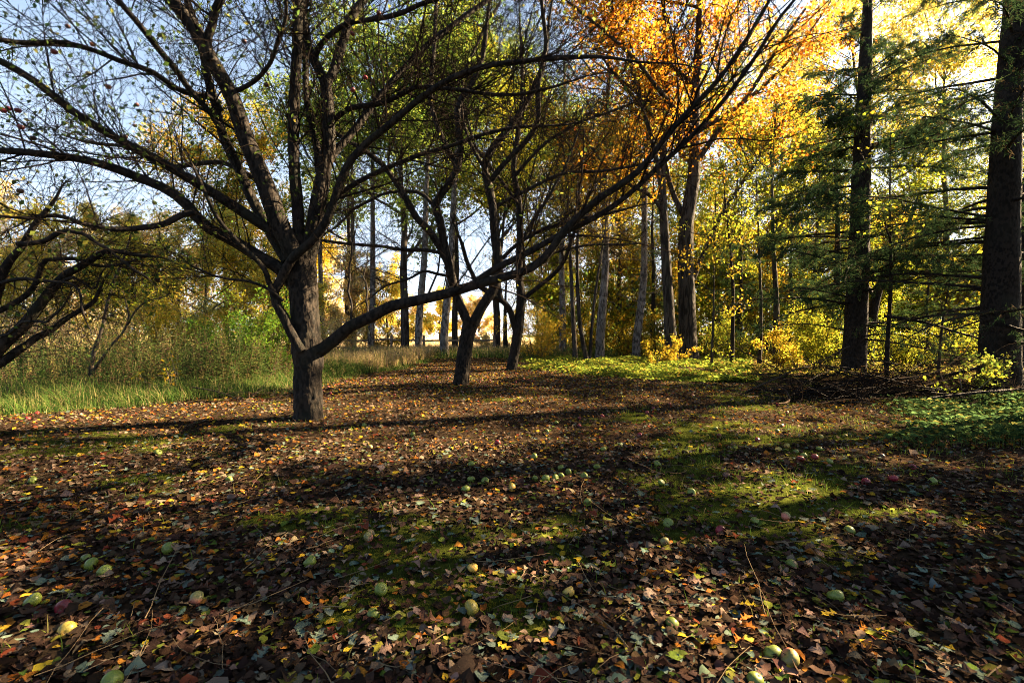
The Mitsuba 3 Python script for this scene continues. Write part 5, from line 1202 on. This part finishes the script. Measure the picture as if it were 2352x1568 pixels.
FALLEN += zr((1280, 800), S1, [(455, 1112, 'r'), (440, 1140, 'r'), (345, 1180, 'r'), (475, 1080, 'r'), (695, 1077, 'r'), (712, 1070, 'r'), (605, 1072, 'r'), (520, 1090, 'r'), (335, 1108, 'r'), (920, 1085, 'r'), (905, 1097, 'r'), (970, 1085, 'r'), (1085, 1070, 'r'), (1160, 1088, 'r'), (1225, 1085, 'r'), (1265, 1070, 'r'), (1250, 1092, 'r'), (940, 1127, 'r'), (790, 1165, 'b'), (1175, 1222, 'r'), (1555, 1380, 'r'), (1560, 1335, 'r'), (1705, 1318, 'r'), (1950, 1440, 'r'), (2040, 1268, 'r'), (2145, 1238, 'r'), (1965, 1150, 'p'), (1408, 1360, 'g'), (1345, 1420, 'g'), (465, 1438, 'g'), (148, 1378, 'g'), (635, 1338, 'b'), (2000, 1298, 'r'), (1020, 1490, 'r'), (850, 1027, 'r'), (775, 1040, 'r'), (1050, 1010, 'r'), (625, 1012, 'r'), (560, 1065, 'r'), (215, 1075, 'r'), (255, 1072, 'r'), (120, 1110, 'r'), (30, 1095, 'r'), (1480, 1078, 'r'), (2040, 1010, 'r'), (1140, 1100, 'r'), (640, 1100, 'r'), (400, 1050, 'r'), (1190, 1075, 'p'), (690, 1040, 'r')])
FALLEN += zr((2560, 800), S1, [(622, 1245, 'r'), (685, 1297, 'r'), (632, 1352, 'r'), (652, 1380, 'p'), (622, 1412, 'g'), (220, 1400, 'g'), (240, 1445, 'r'), (495, 1470, 'r'), (860, 1412, 'b'), (910, 1455, 'y'), (1068, 1447, 'y'), (1585, 1415, 'y'), (70, 1185, 'p'), (80, 1110, 'r')])
rng = np.random.default_rng(601)
fa = []
for (fu, fv, c) in FALLEN:
    u, w = fu * 0.6125, fv * 0.6125
    dia = rng.uniform(0.058, 0.074)
    lo_, hi_ = u, w
    g = on_ground(u, w)
    for _ in range(3):                       # the point seen is the middle of the apple
        g = on_ground(u, w + dia * 0.46 * F / g[1] / 0.435374)
    fa.append((fu / 3.75, fv / 3.75, c, g, dia))
def where(u, w):
    if w > 600: row = 'at the very front'
    elif w > 540: row = 'in the front litter'
    elif w > 480: row = 'in the shaded litter'
    elif w > 440: row = 'on the mid clearing'
    elif w > 410: row = 'beside the thick trunk, farther back'
    else: row = 'under the forked apple tree'
    if 410 <= 410 and w <= 440 and w > 410: row = 'on the back of the clearing'
    return row
cls = {}
for k, (u, w, c, g, dia) in enumerate(fa): cls.setdefault(f'{SKINS[c][2]} windfall apple {where(u, w)}', []).append(k)
flab = {}
def nth(i, n):
    if n == 1: return ''
    if i == 0: return ', leftmost of them'
    if i == n - 1: return ', rightmost of them'
    if i < 15: return f', {ORD[i]} from the left'
    return f', {ORD[n - 1 - i]} from the right'
for s, ks in cls.items():
    ks = sorted(ks, key=lambda k: fa[k][0])
    for r_, k in enumerate(ks): flab[k] = s + nth(r_, len(ks))
def euler(a, b, c): return T().rotate([0, 0, 1], a).rotate([1, 0, 0], b).rotate([0, 0, 1], c)
for k, (u, w, c, g, dia) in enumerate(fa):
    key = thing('apple', flab[k], 'apple', 'windfall apples')
    zc = g[2] + dia * rng.uniform(0.26, 0.42)
    m_ = T().translate([g[0], g[1], zc]) @ euler(rng.uniform(0, 360), float(rng.choice([25, 60, 90, 110, 150])) + rng.normal(0, 15), rng.uniform(0, 360)) @ T().scale([dia * rng.uniform(.96, 1.06), dia, dia * rng.uniform(.86, 1.0)])
    kk = int(rng.integers(0, 4))
    put_ply('skin', APLY[(c, kk) if g[1] < 5.5 else (c, kk, 'far')], m_, key)
    if g[1] < 5.5:
        if rng.uniform() < 0.7: put_ply('stem', STEM, m_, key)
        put_ply('calyx', CAL, m_, key)

HANG = zr((0, 0), S1, [(615, 308, 'o'), (575, 490, 'p'), (690, 580, 'o'), (875, 690, 'b'), (880, 835, 'b'), (820, 890, 'b'), (60, 712, 'r'), (30, 725, 'r'), (108, 732, 'r'), (140, 815, 'r'), (1580, 265, 'b'), (1735, 490, 'b'), (1745, 550, 'b'), (430, 165, 'b'), (975, 940, 'b'), (140, 1235, 'b'), (355, 345, 'r'), (865, 380, 'b'), (215, 925, 'b')]) + zr((0, 800), S1, [(715, 200, 'g'), (960, 275, 'b'), (1015, 410, 'b'), (595, 105, 'b')]) + zr((1280, 0), S1, [(155, 512, 'r'), (75, 585, 'r'), (395, 225, 'r'), (255, 85, 'r'), (80, 235, 'r')])
cand = np.concatenate([main_ends, mid_ends])
cu, cv = proj(cand)
hk = []
for (fu, fv, c) in HANG:
    u, w = fu / 3.75, fv / 3.75
    dist = np.hypot(cu - u, cv - (w - 3.0)) + 1.5 * np.abs(cand[:, 1] - 6.5) * (cand[:, 1] < 9)
    k = int(np.argmin(dist))
    hk.append((cu[k], cv[k], c, cand[k]))
cls = {}
for k, (u, w, c, p) in enumerate(hk):
    hgt = 'high' if w < 90 else 'midway up' if w < 180 else 'low'
    tree = 'the thickest apple tree' if p[1] < 9.4 else 'the forked apple tree'
    cls.setdefault(f'{SKINS[c][2]} apple still hanging {hgt} in {tree}', []).append(k)
for s, ks in cls.items():
    ks = sorted(ks, key=lambda k: hk[k][0])
    for r_, k in enumerate(ks):
        u, w, c, p = hk[k]
        key = thing('apple', s + nth(r_, len(ks)), 'apple', 'apples still hanging on the branches')
        dia = 0.070
        m_ = T().translate([p[0], p[1], p[2] - dia * 0.52]) @ euler(rng.uniform(0, 360), rng.normal(0, 12), 0) @ T().scale([dia, dia, dia * 0.95])
        put_ply('skin', APLY[c, int(rng.integers(0, 3)), 'far'], m_, key)
        put_ply('stem', STEM, m_, key)
print('entries', len(scene), 'triangles', sum(len(meshkit.WRITTEN[d['filename']][1]) for d in scene.values() if d.get('type') == 'ply'))
